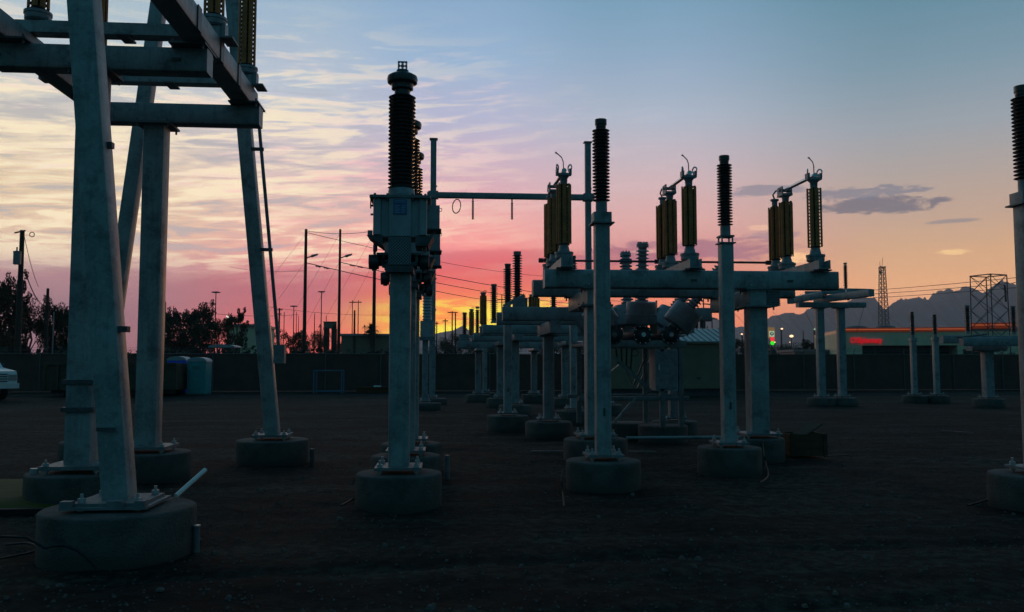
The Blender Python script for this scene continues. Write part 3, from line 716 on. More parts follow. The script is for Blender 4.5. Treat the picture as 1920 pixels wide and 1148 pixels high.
# ---------------------------------------------------------------- left high structure
X3 = 0
cL3 = circ_pier('concrete_pier', 277, 847, 1.15, 'round concrete pier of the middle left column behind the front legs', .34)
cL2 = circ_pier('concrete_pier', 152, 884, 1.15, 'concrete pier with loose white nuts at far left behind the nearest leg', .34)
cL1 = circ_pier('concrete_pier', 224, 950, 1.22, 'nearest and largest concrete pier at lower left', .36)
cL5 = circ_pier('concrete_pier', 511, 824, 1.15, 'round concrete pier of the leaning leg right of the portable toilets', .34)
zB = 5.29; wL = .29
Y3, Y2 = cL3.y, cL2.y
xR = XY(487, Y3); XL_ = XY(124, Y3 - .2)
root = thing('high_switch_stand', 'high steel stand with box beams filling the upper left corner', 'steel stand', (cL3.x, Y3, 0))
for (x, y) in ((cL2.x, Y2), (cL3.x, Y3)):
    base_plate(root, x, y, .34, wL, .66, thick=.04)
zb1 = ZY(291, 230, Y3 - .13); zb2 = ZY(291, 190, Y3 - .17)
for i, (x, y) in enumerate(((cL2.x, Y2), (cL3.x, Y3))):
    column(root, x, y, .42, zb1 - .03, wL); plate(root, x, y, zb1 - .03, wL + .2, wL + .2, .03)
hb = zb2 - zb1
xe_r = ZY(0, 0, 1) * 0 + XY(474, Y3 - .17); xe_l = XY(124, Y3 - .17)
for y in (Y2, Y3):
    xr_ = xe_r + .02 if y == Y3 else XY(374, Y2 - .17)
    MB().beam((xe_l, y, (zb1 + zb2) / 2), (xr_, y, (zb1 + zb2) / 2), .25, hb - .004, .03).build('cross_beam', galv, root)
    for x in (xe_l + .2, xr_ - .2): plate(root, x, y, zb2, .42, .5, .022, 'clamp_plate')
for xa, xb_ in ((-5.27, -4.99), (-3.03, -2.75)):
    MB().beam(((xa + xb_) / 2, 7.6, zb2 + .025 + .14), ((xa + xb_) / 2, Y3 + .3, zb2 + .025 + .14), .28, .28, .025).build('depth_beam', galv, root)
for y in (8.7, 9.6, 10.6, 11.5): MB().box(-2.749, -2.735, y - .07, y + .07, zb2 + .02, zb2 + .30).build('splice_strap', darkst, root)
mb = MB(); 
for (px, py, y) in ((315, 100, Y2),): 
    x = XY(px, y - .17); mb.box(x - .05, x + .05, y - .14, y - .123, zb1 + .12, zb1 + .16)
    mb.box(cL2.x - 1.1, cL2.x - 1.0, y - .14, y - .123, zb1 + .12, zb1 + .16)
mb.build('slot_cover', darkst, root)
for z in (1.02, 1.33): MB().box(cL2.x - .175, cL2.x + .175, Y2 - .175, Y2 + .175, z, z + .05).build('banding_strap', darkst, root)
# two wrapped poles above it, running across
sw2 = make_switch(2.1, third=False, insh=1.1, over=.10, ph=.18)
sw2['group'] = 'switch poles on the high left stand'
for ch in list(sw2.children):
    if ch.name.startswith('arcing_horn') or ch.name.startswith('jaw_loop'): pass
swl = ['wrapped switch pole at upper left whose right insulator hangs beside the sloping beam', 'rear wrapped switch pole at upper left, its long ochre insulator beside the sloping beam end', 'nearest wrapped switch pole of the high left stand, above the picture edge']
for i, y in enumerate((10.62, 12.40, 8.85)):
    loc = (-2.86, y, zb2 + .325)
    if i == 0: sw2.location = loc; sw2.rotation_euler = (0, 0, PI / 2); sw2['label'] = swl[0]
    else: dup(sw2, loc, swl[i], PI / 2)
# leaning frames
def leg(root, b_, t, w, name='leg'):
    d = (t - b_).normalized()
    o = MB().beam(b_, t, w, w, .02, (0, 1, 0)).build(name, galv, root); return o
def aframe(label, base, topx, other_base_x, zt, w, Y):
    root = thing('line_tower_frame', label, 'steel frame', (base.x, Y, 0), 'tall leaning leg frames at left')
    tl = Vector((topx, Y, zt))
    s = (topx - base.x) / (zt - .4)
    leg(root, Vector((base.x, Y, .42)), Vector((base.x + s * (9.2 - .4), Y, 9.2)), w)
    xc = (base.x + other_base_x) / 2; hgt = min(9.2, .4 + (xc - base.x) / s if s else 9.2)
    leg(root, Vector((other_base_x, Y, .42)), Vector((other_base_x - s * (9.2 - .4), Y, 9.2)), w)
    MB().beam((other_base_x - s * 8.6, Y, 9.0), (base.x + s * 8.6, Y, 9.0), w, w, .02).build('top_beam', galv, root)
    for x in (base.x, other_base_x): base_plate(root, x, Y, .34, w, .56, thick=.04)
    return root
t1 = AY(158, 0, cL1.y)
obx1 = cL3.x * 2 - cL1.x
f1 = aframe('nearest leaning steel frame, its leg crossing the whole left side of the picture', cL1, t1.x, obx1, t1.z, .225, cL1.y)
mb = MB(); mb.box(-.05 + cL1.x - .1, cL1.x + .0, cL1.y - .16, cL1.y - .138, 1.0, 1.03); mb.build('weld_mark', darkst, f1)
t5 = AY(437, 0, cL5.y); t4 = AY(300, 0, cL5.y)
x4 = 2 * ((t5.x + t4.x) / 2) - cL5.x
f2 = aframe('rear leaning steel frame, its right leg with a rod left of the transformer row', cL5, t5.x, x4, t5.z, .225, cL5.y)
for x, y, lb in ((obx1, cL1.y, 'concrete pier outside the left edge of the picture'), (x4, cL5.y, 'concrete pier hidden behind the nearest leg')):
    r = .55; single(MB().lathe((x, y, 0), (0, 0, 1), [(r, -.06), (r, .29), (r * .985, .318), (r * .955, .334), (r * .9, .34), (.001, .342)], 40), 'concrete_pier', conc, lb, 'concrete pier', (x, y, 0), 'round concrete piers')
# rod and handle box on the rear right leg
root = thing('operating_rod', 'thin rod with a small dark box along the right side of the rear leaning leg', 'operating rod', (cL5.x, cL5.y - .2, 1.2))
a_ = AY(523, 655, cL5.y - .1); b_ = AY(484, 215, cL5.y - .1)
MB().cyl(a_, b_, .028, n=10).build('rod', galv2, root)
MB().cb((a_.x + .02, a_.y - .04, a_.z - .08), .17, .16, .3).build('handle_box', castm, root)
for k in (.42, .85):
    q = a_.lerp(b_, k); MB().cb((q.x - .06, q.y, q.z), .2, .05, .05).build('rod_guide', darkst, root)
q = AY(208, 273, cL1.y); MB().cb((q.x - .04, q.y, q.z), .12, .06, .05).build('cable_cleat', darkst, f1)
q = AY(234, 618, cL1.y); MB().cb((q.x - .01, q.y - .05, q.z), .12, .08, .05).build('cable_cleat', darkst, f1)
# loose nuts and shims round the near plates
for i, (px, py) in enumerate(((85, 880), (110, 876), (64, 887), (188, 872))):
    q = G(px, py, .35); mb = MB(); mb.cyl((q.x, q.y, .342), (q.x, q.y, .40), .045, n=6)
    single(mb, 'loose_nut', nutm, ['pale nut on the far left pier, second from left', 'pale nut on the far left pier nearest the column', 'leftmost pale nut on the far left pier', 'pale nut at the right side of the far left column'][i], 'nut', (q.x, q.y, .342), 'loose nuts on the far left pier')
# heavier stacked plates at the near leg
q = cL1; mb = MB(); mb.box(q.x - .35, q.x + .33, q.y - .34, q.y + .3, .385, .405)
root = thing('shim_plate', 'stacked steel shim plates under the nearest leaning leg', 'steel plate', (q.x, q.y, .385)); mb.build('lower_plate', galv2, root)
for dx_, w_ in ((-.30, .09), (.08, .12), (.28, .08)): MB().cb((q.x + dx_, q.y - .30, .43), w_, .08, .05).build('shim', galv2, root)
a_ = G(330, 930, .38); b_ = AY(385, 881, a_.y + .35)
single(MB().cyl(a_, b_, .021, n=12), 'pvc_pipe', pvc, 'short pale pipe sticking up at a slant from the nearest pier', 'pipe', a_)
q = G(368, 1030)
root = thing('ground_stub', 'two capped grey pipe stubs in the soil right of the nearest pier', 'pipe stub', (q.x, q.y, 0))
MB().cyl((q.x, q.y, -.05), (q.x, q.y, .19), .028, n=12).build('tall_stub', galv2, root)
MB().cyl((q.x - .07, q.y - .03, -.05), (q.x - .07, q.y - .03, .08), .03, n=12).build('short_stub', darkst, root)
MB().cyl((q.x, q.y, .19), (q.x, q.y, .2), .031, n=12).build('cap', nutm, root)
q = G(838, 893); single(MB().cyl((q.x, q.y, -.05), (q.x, q.y, .29), .04, n=14), 'conduit_stub', galv2, 'upright grey conduit stub in the soil right of the front transformer pier', 'pipe stub', (q.x, q.y, 0))
q = G(585, 868); single(MB().cyl((q.x, q.y, -.05), (q.x, q.y, .22), .035, n=12), 'conduit_stub', darkst, 'dark conduit stub right of the rear leaning leg pier', 'pipe stub', (q.x, q.y, 0))

# earthing cables looped over piers
def cable(pxs, label, r=.011, z=.012, name='earthing_cable'):
    pts = [G(px, py, zz) for px, py, zz in pxs]; out_ = []
    for i in range(len(pts) - 1):
        p0 = pts[max(0, i - 1)]; p1_ = pts[i]; p2_ = pts[i + 1]; p3_ = pts[min(len(pts) - 1, i + 2)]
        for k in range(6):
            t_ = k / 6; out_.append(.5 * ((2 * p1_) + (p2_ - p0) * t_ + (2 * p0 - 5 * p1_ + 4 * p2_ - p3_) * t_ ** 2 + (3 * p1_ - p0 - 3 * p2_ + p3_) * t_ ** 3))
    out_.append(pts[-1]); c = out_[len(out_) // 2]
    return single(MB().path(out_, r, 6), name, rubber, label, 'cable', (c.x, c.y, 0), 'black earthing cables')
cable([(640, 948, .01), (665, 935, .03), (690, 926, .16), (715, 930, .12), (748, 947, .01)], 'thin black cable arching over the soil against the front transformer pier')
_y = cL1.y - .72
pts_ = [AY(px, py, _y) for px, py in ((0, 1006), (50, 1008), (85, 1028), (100, 1024), (120, 1023), (145, 1032), (165, 1048), (182, 1066))]
for q in pts_: q.z = max(q.z, .0)
single(MB().path(pts_, .010, 6), 'earthing_cable', rubber, 'black cable arching in front of the nearest pier', 'cable', (pts_[3].x, pts_[3].y, 0), 'black earthing cables')
cable([(0, 1048, .01), (50, 1038, .01), (85, 1030, .03), (100, 1045, .02), (60, 1020, .02), (10, 1022, .01)], 'tangled black cable at the lower left edge', .009)
cable([(1058, 950, .01), (1056, 925, .06), (1053, 900, .2), (1056, 880, .3)], 'thin black cable rising at the left side of the tall insulator post pier')
cable([(1815, 948, .01), (1850, 938, .02), (1885, 925, .08), (1925, 912, .2)], 'thin black cable running to the pier at the right edge')
cable([(1425, 905, .01), (1440, 892, .02), (1436, 870, .06), (1432, 850, .2), (1430, 822, .34)], 'thin black cable at the right side of the right insulator post pier')
cable([(450, 862, .01), (438, 855, .05), (446, 842, .15), (452, 828, .3)], 'short black cable at the left side of the rear leaning leg pier', .009)
# olive tarp lying at the left
q0 = G(-60, 965, .0); q1 = G(160, 962, .0); q2 = G(150, 908, 0); q3 = G(-60, 906, 0)
tp = MB(); n1, n2 = 26, 12
for j in range(n2 + 1):
    for i in range(n1 + 1):
        a_ = i / n1; c_ = j / n2; p = q0.lerp(q1, a_).lerp(q3.lerp(q2, a_), c_); e = min(1, min(a_ * 26, (1 - a_) * 8, c_ * 6 + .0, (1 - c_) * 6))
        p.z = .01 + e * (.10 + .03 * noise.noise(Vector((p.x * 3, p.y * 3, 0)))); tp.v.append(p)
for j in range(n2):
    for i in range(n1): tp.f.append((j * (n1 + 1) + i, j * (n1 + 1) + i + 1, (j + 1) * (n1 + 1) + i + 1, (j + 1) * (n1 + 1) + i))
root = thing('folded_tarp', 'olive yellow tarp lying flat beside the nearest pier at the left edge', 'tarp', (q1.x, q1.y, 0)); tp.build('sheet', tarp, root)
MB().bar(q0 + Vector((0, -.04, .03)), q1 + Vector((0, -.04, .03)), .07, .06).build('hem', tarps, root)
for i, (pa, pb, r) in enumerate((((30, 912), (58, 897), .014), ((52, 897), (60, 908), .01))):
    single(MB().cyl(G(*pa, .05), G(*pb, .16), r, n=8), 'steel_rod', nutm, ['bright rod leaning at the back edge of the olive tarp', 'short bright rod end beside the longer rod at the tarp'][i], 'rod', G(*pa, .05))
# small stones that show
for i, (px, py, r) in enumerate(((637, 974, .035), (755, 1028, .02), (560, 1096, .02), (1080, 1010, .02), (300, 1106, .025))):
    q = G(px, py); mb = MB(); mb.lathe((q.x, q.y, -.01), (0, 0, 1), [(r, 0), (r * 1.1, r * .4), (r * .7, r * .9), (r * .1, r)], 7)
    for v in mb.v: v.x += noise.noise(v * 30) * r * .4
    single(mb, 'stone', stone, ['pale stone left of the front transformer pier', 'small stone in front of the front transformer pier', 'small stone near the bottom edge below the leaning leg', 'small stone below the tall insulator post', 'small stone at the bottom edge below the nearest pier'][i], 'stone', (q.x, q.y, 0), 'stones on the soil')
# brown crate
q = G(1512, 856); root = thing('wooden_crate', 'low brown wooden crate with tilted lid board right of the large stand', 'crate', (q.x, q.y, 0))
w_, d_, h_ = .86, .55, .38
x0 = XY(1476, q.y); x1 = XY(1545, q.y)
for k in range(3):
    z = .01 + k * .125
    MB().box(x0, x1, q.y - .012, q.y + .012, z, z + .115).build('plank', crate, root)
    MB().box(x0, x1, q.y + .5, q.y + .524, z, z + .115).build('plank', crate, root)
    MB().box(x0 + .002, x0 + .026, q.y + .014, q.y + .498, z, z + .115).build('plank', crate, root); MB().box(x1 - .026, x1 - .002, q.y + .014, q.y + .498, z, z + .115).build('plank', crate, root)
MB().box(x0 + .03, x1 - .03, q.y + .02, q.y + .49, .01, .03).build('crate_bottom', crate, root)
for x in (x0 + .04, x1 - .04): MB().box(x - .03, x + .03, q.y - .03, q.y - .013, .0, .38).build('batten', crate, root)
a_ = Vector(((x0 + x1) / 2 - .12, q.y + .1, .36)); MB().bar(a_, a_ + Vector((.38, .2, .17)), .3, .02).build('lid_board', crate, root)
a_ = G(1547, 856, .02); b_ = G(1590, 853, .02); single(MB().bar(a_, b_, .05, .02), 'wood_slat', crate, 'thin wooden slat on the soil right of the brown crate', 'board', a_)
for i, (pa, pb) in enumerate((((995, 846), (1062, 846)), ((1180, 847), (1230, 847)), ((1765, 808), (1825, 812)))):
    a_ = G(*pa, .02); b_ = G(*pb, .02); single(MB().bar(a_, b_, .05, .02), 'steel_angle', darkst if i == 2 else galv2, ['flat steel bar on the soil left of the tall insulator post', 'flat steel bar on the soil between the two insulator posts', 'thin bar on the soil in the open yard at right'][i], 'steel bar', a_)

# ---------------------------------------------------------------- circuit breaker behind the stand
def breaker():
    D = 17.4; c = AD(1205, 700, D); Yb = c.y; root = thing('circuit_breaker', 'grey three-pole circuit breaker with fanned ribbed bushings behind the large stand', 'circuit breaker', (c.x, Yb, 0))
    K = lambda px, py, dy=0: AY(px, py, Yb + dy)
    # frame
    zs = K(1205, 640).z; x0 = XY(1085, Yb); x1 = XY(1272, Yb); zs2 = K(1205, 652).z
    for dy in (-.5, .9): MB().beam((x0, Yb + dy, (zs + zs2) / 2), (x1, Yb + dy, (zs + zs2) / 2), .1, zs - zs2, .01).build('frame_rail', galv, root)
    for x in (x0 + .05, (x0 + x1) / 2, x1 - .05): MB().beam((x, Yb - .45, zs2 + .05), (x, Yb + .85, zs2 + .05), .08, .07, .01).build('cross_member', galv2, root)
    zl = K(1205, 742).z; zl2 = K(1205, 749).z
    for dy in (-.5, .9):
        MB().beam((x0 - .1, Yb + dy, (zl + zl2) / 2), (x1 + .05, Yb + dy, (zl + zl2) / 2), .09, .08, .01).build('lower_rail', galv2, root)
        for px in (1098, 1228, 1262):
            x = XY(px, Yb); MB().beam((x, Yb + dy, .32), (x, Yb + dy, zs2 - .003), .10, .10, .012).build('frame_leg', galv2, root)
    MB().bar(K(1152, 792, -.55), K(1192, 746, -.55), .03, .05).build('frame_brace', galv, root)
    MB().bar(K(1150, 668, -.56), K(1220, 733, -.56), .04, .06).build('frame_brace', galv2, root)
    MB().bar(K(1222, 668, .95), K(1196, 728, .95), .04, .06).build('frame_brace', galv2, root)
    MB().bar(K(1146, 697, .5), K(1161, 684, .5), .03, .03).build('frame_brace', chrome, root)
    MB().bar(K(1174, 693, -.4), K(1187, 728, -.4), .03, .05).build('frame_brace', galv2, root)
    MB().bar(K(1212, 665, -.4), K(1188, 722, -.4), .03, .05).build('frame_brace', darkst, root)
    for k in range(4):
        a_ = K(1155 + 10 * k, 654, -.3); b_ = K(1180 + 6 * k, 690 + 8 * k, -.3); md = (a_ + b_) / 2 + Vector((-.1, 0, -.1)); MB().path([a_, md, b_], .016, 6).build('hose', rubber, root)
    MB().torus(K(1190, 661, -.45), (0, 1, 0), .07, .012, 20, 6).build('gauge_ring', darkst, root)
    # cabinet
    q0 = K(1230, 655, -.62); q1 = K(1274, 733, -.62)
    cb = MB().beam(((q0.x + q1.x) / 2, Yb - .3, q1.z), ((q0.x + q1.x) / 2, Yb - .3, q0.z), q1.x - q0.x, .5, .012).build('control_cabinet', tankm, root)
    d_ = MB().box(q0.x + .03, q1.x - .03, Yb - .572, Yb - .552, q1.z + .04, q0.z - .04).build('cabinet_door', castm, root); d_.parent = cb; d_.location = (0, 0, 0)
    h_ = MB().box(q0.x + .05, q0.x + .08, Yb - .60, Yb - .573, q1.z + .4, q1.z + .52).build('cabinet_handle', chrome, root); h_.parent = cb
    # tanks
    poles = [(1150, 628, -34), (1204, 628, 0), (1256, 628, 38)]
    for i, (px, py, tilt) in enumerate(poles):
        c_ = K(px, py, -.55); rt = .155
        tk = MB().lathe((c_.x, c_.y - .05, c_.z), (0, 1, 0), [(.05, -.07), (.09, -.06), (.135, -.03), (.15, 0), (.19, .01), (.19, .05), (rt, .055), (rt, 1.5), (.19, 1.5), (.19, 1.54), (.14, 1.56), (.06, 1.6)], 24).build('pole_tank', darkst, root)
        f = MB()
        for k in range(10):
            a = 2 * PI * k / 10; f.cyl((c_.x + .17 * math.cos(a), c_.y - .06, c_.z + .17 * math.sin(a)), (c_.x + .17 * math.cos(a), c_.y - .035, c_.z + .17 * math.sin(a)), .014, n=6)
        f.lathe((c_.x, c_.y - .12, c_.z), (0, 1, 0), [(.045, -.02), (.05, 0), (.05, .04)], 14); fo = f.build('end_cover', chrome if i else castm, root); fo.parent = tk
        for dy, sgn in ((.10, -1), (1.25, 1)):
            ax = Vector((math.sin(R(tilt)), sgn * math.sin(R(5 if tilt else 7)), math.cos(R(tilt)))).normalized(); p = Vector((c_.x, c_.y + dy, c_.z))
            can = MB().lathe(p, ax, [(.13, .10), (.13, .22), (.29, .23), (.30, .25), (.30, .40), (.306, .405), (.306, .42), (.30, .425), (.30, .62), (.29, .66), (.13, .67), (.13, .70)], 30).build('transformer_can', tankm, root)
            rb = MB(); sd = ax.cross(Vector((0, 1, 0))).normalized(); pr = p + ax * .44 - sd * .30
            rb.bar(pr - ax * .23, pr + ax * .25, .06, .02, sd); o_ = rb.build('can_seam', chrome, root); o_.parent = can
            MB().lathe(p + ax * .70, ax, shed_profile(1.0 if dy < 1 else 1.02, .082, .138, 14), 22).build('bushing', porcg, root)
            e = p + ax * (1.70 if dy < 1 else 1.72)
            mb = MB().lathe(e, ax, [(.085, 0), (.085, .03), (.12, .035), (.12, .10), (.10, .12), (.02, .125)], 18)
            for k in range(8):
                a = 2 * PI * k / 8; s1 = ax.cross(Vector((0, 1, 0))).normalized(); s2 = ax.cross(s1); q = e + s1 * (.09 * math.cos(a)) + s2 * (.09 * math.sin(a)); mb.cyl(q + ax * .1, q + ax * .145, .014, n=6)
            mb.build('bushing_cap', castm, root)
        MB().box(c_.x - .12, c_.x + .12, c_.y + .2, c_.y + 1.2, zs - .0, c_.z - rt + .02).build('tank_saddle', darkst, root)
    q = K(1225, 612, -.5); MB().cb((q.x, q.y, q.z), .12, .1, .3).build('pressure_box', beige, root)
    for i, (px, y_) in enumerate(((1180, 792), (1242, 797))):
        circ_pier('concrete_pier', px, y_, 1.0, ['round concrete pier under the left legs of the circuit breaker', 'round concrete pier under the right legs of the circuit breaker'][i], .32)
    return root
breaker()

# ---------------------------------------------------------------- far rows of stands
fm = galv_far
def far_insul(label, px, py_top, py_bot, Y, r=.09, n=16, wrapped=False, slant=False):
    b_ = AY(px, py_bot, Y); t_ = AY(px, py_top, Y); h = t_.z - b_.z
    root = thing('post_insulator', label, 'insulator', (b_.x, Y, b_.z), 'slim insulators on the far stands')
    if wrapped:
        wrapped_insulator(root, 0, 0, .12 * h, h * .74, .10, 6)
        MB().lathe(b_, (0, 0, 1), [(.12, 0), (.12, .06), (.07, .08), (.07, .12 * h)], 12).build('bearing_housing', castm, root)
        mb = MB().lathe((b_.x, Y, b_.z + h * .87), (0, 0, 1), [(.05, 0), (.09, .05), (.09, h * .08), (.03, h * .09)], 12); mb.torus((b_.x + .06, Y, t_.z - .03), (0, 1, 0), .04, .01, 10, 5); mb.build('jaw', castm, root)
    else:
        use(ins_mesh(round(h * .86, 1), r * .55, r, n, porc, 16), 'porcelain', root, (0, 0, h * .08))
        MB().lathe(b_, (0, 0, 1), [(.10, 0), (.10, .03), (r * .7, .04), (r * .62, .09 * h)], 12).build('lower_fitting', castm, root)
        MB().lathe((b_.x, Y, b_.z + h * .93), (0, 0, 1), [(r * .6, 0), (r * .75, .03), (r * .75, h * .07)], 12).build('top_cap', castm, root)
    return root
def far_stand(label, pxl, pxr, pyt, pyb, posts, Yb, Yp, w=.26, depth_h=.26, rear=True, pl=None):
    """posts: list of (px, py of the pier top)"""
    a_ = AY(pxl, pyt, Yb); b2 = AY(pxr, pyt, Yb); zt = AY((pxl + pxr) / 2, pyt, Yb).z; zb_ = AY((pxl + pxr) / 2, pyb, Yb).z
    root = thing('far_switch_stand', label, 'steel stand', ((a_.x + b2.x) / 2, Yp, 0), 'smaller steel stands receding behind the large one')
    MB().beam((a_.x, Yb, (zt + zb_) / 2), (b2.x, Yb, (zt + zb_) / 2), .28, zt - zb_, .025).build('cross_beam', fm, root)
    if rear: MB().beam((a_.x, Yb + 1.9, (zt + zb_) / 2), (b2.x, Yb + 1.9, (zt + zb_) / 2), .28, zt - zb_, .025).build('cross_beam', fm, root)
    for i, px in enumerate(posts):
        x = XY(px, Yp); column(root, x, Yp, .36, zb_ - depth_h - .03, w, fm); plate(root, x, Yp, zb_ - depth_h - .03, w + .2, w + .2, .03, bolts=False)
        MB().beam((x, Yb - .25, zb_ - depth_h / 2), (x, Yb + 2.1, zb_ - depth_h / 2), w, depth_h - .006, .02).build('depth_beam', fm, root)
        base_plate(root, x, Yp, .3, w, .5)
        r = .52; single(MB().lathe((x, Yp, 0), (0, 0, 1), [(r, -.06), (r, .25), (r * .97, .29), (r * .9, .3), (.001, .301)], 28), 'concrete_pier', conc, pl[i], 'concrete pier', (x, Yp, 0), 'round concrete piers')
    return root
far_stand('second steel stand behind the large one, its beam end below the first', 942, 1331, 577, 602, (1028, 1262), 17.9, 18.9, .23, .27, pl=['concrete pier of the second stand left column', 'concrete pier of the second stand right column'])
far_stand('third steel stand from the front in the receding row', 905, 1150, 610, 626, (966, 1135), 25.6, 26.6, .24, .2, pl=['concrete pier of the third stand left column', 'concrete pier of the third stand right column'])
far_stand('fourth steel stand from the front in the receding row', 888, 1097, 625, 639, (938, 1059), 31, 32, .25, .16, pl=['concrete pier of the fourth stand left column', 'concrete pier of the fourth stand right column'])
far_stand('farthest steel stand in the row, lowest beam in front of the fence', 857, 1052, 640, 653, (897, 1001), 35, 36, .25, .1, rear=False, pl=['concrete pier of the farthest stand left column', 'concrete pier of the farthest stand right column'])
# single posts among them
bus_post(952, 779, 578, 495, .19, 'slim post with dark insulator just left of the second stand', 'concrete pier of the slim post left of the second stand', 1.0, nshed=16)
bus_post(1076, 770, 566, 480, .19, 'post partly hidden left of the tall insulator post column', 'concrete pier partly hidden left of the tall insulator post', 1.0, nshed=16)
bus_post(909, 736, 632, 590, .2, 'farthest slim post behind the fourth stand', 'concrete pier of the farthest slim post', 1.0, nshed=12, ph=.3)
far_insul('tall ribbed insulator leaning over the left end of the second stand', 970, 472, 572, 18.2, .11, 18)
far_insul('ribbed insulator on the left end of the third stand', 926, 533, 606, 25.7, .12, 16)
far_insul('wrapped insulator on the third stand beside the bright glow', 906, 545, 616, 26.2, wrapped=True)
far_insul('short wrapped insulator pair above the second stand beam, left one', 997, 550, 600, 27.0, wrapped=True)
far_insul('short wrapped insulator pair above the second stand beam, right one', 1006, 553, 600, 28.2, wrapped=True)
far_insul('dark insulator behind the second stand beam near its middle', 1038, 548, 600, 24.0, .10, 12)
far_insul('dark insulator behind the beam beside the left hidden column', 1073, 545, 600, 24.5, .10, 12)
far_insul('wrapped insulator on the farthest stand beside the small peak', 884, 577, 634, 34.8, wrapped=True)
far_insul('slim dark insulator right of the farthest wrapped one', 895, 575, 634, 33, .10, 14)
far_insul('leftmost short insulator with a mushroom top on a box', 871, 586, 632, 35.2, .12, 12)
q = AY(870, 640, 35.1); root = thing('terminal_cabinet', 'small box on the left end of the farthest stand', 'box', q); MB().cb((q.x, q.y, q.z + .12), .42, .3, .3).build('housing', castm, root); MB().box(q.x - .3, q.x + .3, q.y - .2, q.y + .2, q.z - .1, q.z - .035).build('shelf', galv2, root)
# small structures on the second stand: motor box etc
q = AY(975, 568, 18); root = thing('bearing_bracket', 'boxy bracket under the leaning insulator of the second stand', 'bracket', q); MB().cb((q.x, q.y, q.z), .3, .25, .2).build('housing', castm, root); MB().bar(q + Vector((-.35, 0, -.08)), q + Vector((.1, 0, .16)), .1, .08).build('arm', galv, root)
# beams seen under the breaker at right of centre

# ---------------------------------------------------------------- right-hand stand and small posts
def rstand():
    D = 33; Yb = AD(1555, 700, D).y
    root = thing('offset_bus_stand', 'steel stand on two thin columns with slanting top beams right of the large stand', 'steel stand', (XY(1556, Yb), Yb, 0))
    for px in (1537, 1576):
        x = XY(px, Yb); zt = ZY(px, 577, Yb); column(root, x, Yb, .34, zt - .03, .27, fm); base_plate(root, x, Yb, .28, .27, .5); plate(root, x, Yb, zt - .03, .5, .5, .03, bolts=False)
        r = .55; single(MB().lathe((x, Yb, 0), (0, 0, 1), [(r, -.06), (r, .24), (r * .97, .27), (r * .9, .28), (.001, .281)], 28), 'concrete_pier', conc, 'concrete pier of the %s thin column of the offset bus stand' % ('left' if px == 1537 else 'right'), 'concrete pier', (x, Yb, 0), 'round concrete piers')
    a_ = AY(1495, 577, Yb - .0); b_ = AY(1621, 577, Yb); z = ZY(1556, 572, Yb)
    MB().beam((a_.x, Yb, z), (b_.x, Yb, z), .3, .2, .02).build('cross_beam', fm, root)
    def bm(p, q, w=.26, h=.26): MB().beam(p, q, w, h, .02).build('top_beam', fm, root)
    bm(AY(1482, 564, Yb - 2.2), AY(1545, 552, Yb + .6), .24, .24)
    bm(AY(1530, 563, Yb + .9), AY(1634, 549, Yb - 2.4), .24, .26)
    bm(AY(1540, 543, Yb + 1.5), AY(1632, 545, Yb + 1.5), .16, .13); bm(AY(1510, 549, Yb + .3), AY(1630, 549, Yb + .3), .14, .12)
    MB().beam(AY(1590, 560, Yb), AY(1590, 545, Yb + .2), .2, .2, .02).build('stub', fm, root)
    far_insul('thin dark insulator standing on the offset bus stand', 1586, 493, 544, Yb + .4, .09, 14)
rstand()
bus_post(1715, 742, 634, 585, .2, 'left one of two thin insulator posts in front of the shop', 'concrete pier of the left thin post in front of the shop', 1.0, nshed=12, ph=.26)
bus_post(1757, 742, 632, 590, .2, 'right one of two thin insulator posts in front of the shop', 'concrete pier of the right thin post in front of the shop', 1.0, nshed=12, ph=.26)
def rstand2():
    D = 32; Yb = AD(1848, 700, D).y
    root = thing('single_column_stand', 'steel stand on one column with a wide beam near the right edge', 'steel stand', (XY(1848, Yb), Yb, 0))
    x = XY(1848, Yb); z = ZY(1848, 658, Yb)
    column(root, x, Yb, .34, z - .03, .32, fm); base_plate(root, x, Yb, .28, .3, .55); plate(root, x, Yb, z - .03, .6, .6, .03, bolts=False)
    r = .55; single(MB().lathe((x, Yb, 0), (0, 0, 1), [(r, -.06), (r, .24), (r * .97, .27), (r * .9, .28), (.001, .281)], 28), 'concrete_pier', conc, 'concrete pier of the single column stand near the right edge', 'concrete pier', (x, Yb, 0), 'round concrete piers')
    MB().beam((XY(1815, Yb), Yb, z + .1), (XY(1880, Yb), Yb, z + .1), .4, .19, .02).build('saddle_beam', fm, root)
    zc = ZY(1848, 641, Yb - .5); MB().beam((XY(1783, Yb), Yb - .6, zc), (XY(1935, Yb), Yb - .6, zc), .26, .32, .025).build('cross_beam', fm, root)
    zc2 = ZY(1848, 637, Yb + 1); MB().beam((XY(1790, Yb), Yb + .9, zc2), (XY(1935, Yb), Yb + .9, zc2), .26, .3, .025).build('cross_beam', fm, root)
    MB().cyl(AY(1795, 633, Yb - .6), AY(1850, 627, Yb), .03, n=8).build('blade', darkst, root)
    far_insul('dark insulator left of the lattice mast on the right-hand stand', 1815, 573, 626, Yb - .3, .115, 14)
    far_insul('dark insulator at the right end of the right-hand stand', 1901, 574, 627, Yb - .3, .115, 14)
rstand2()

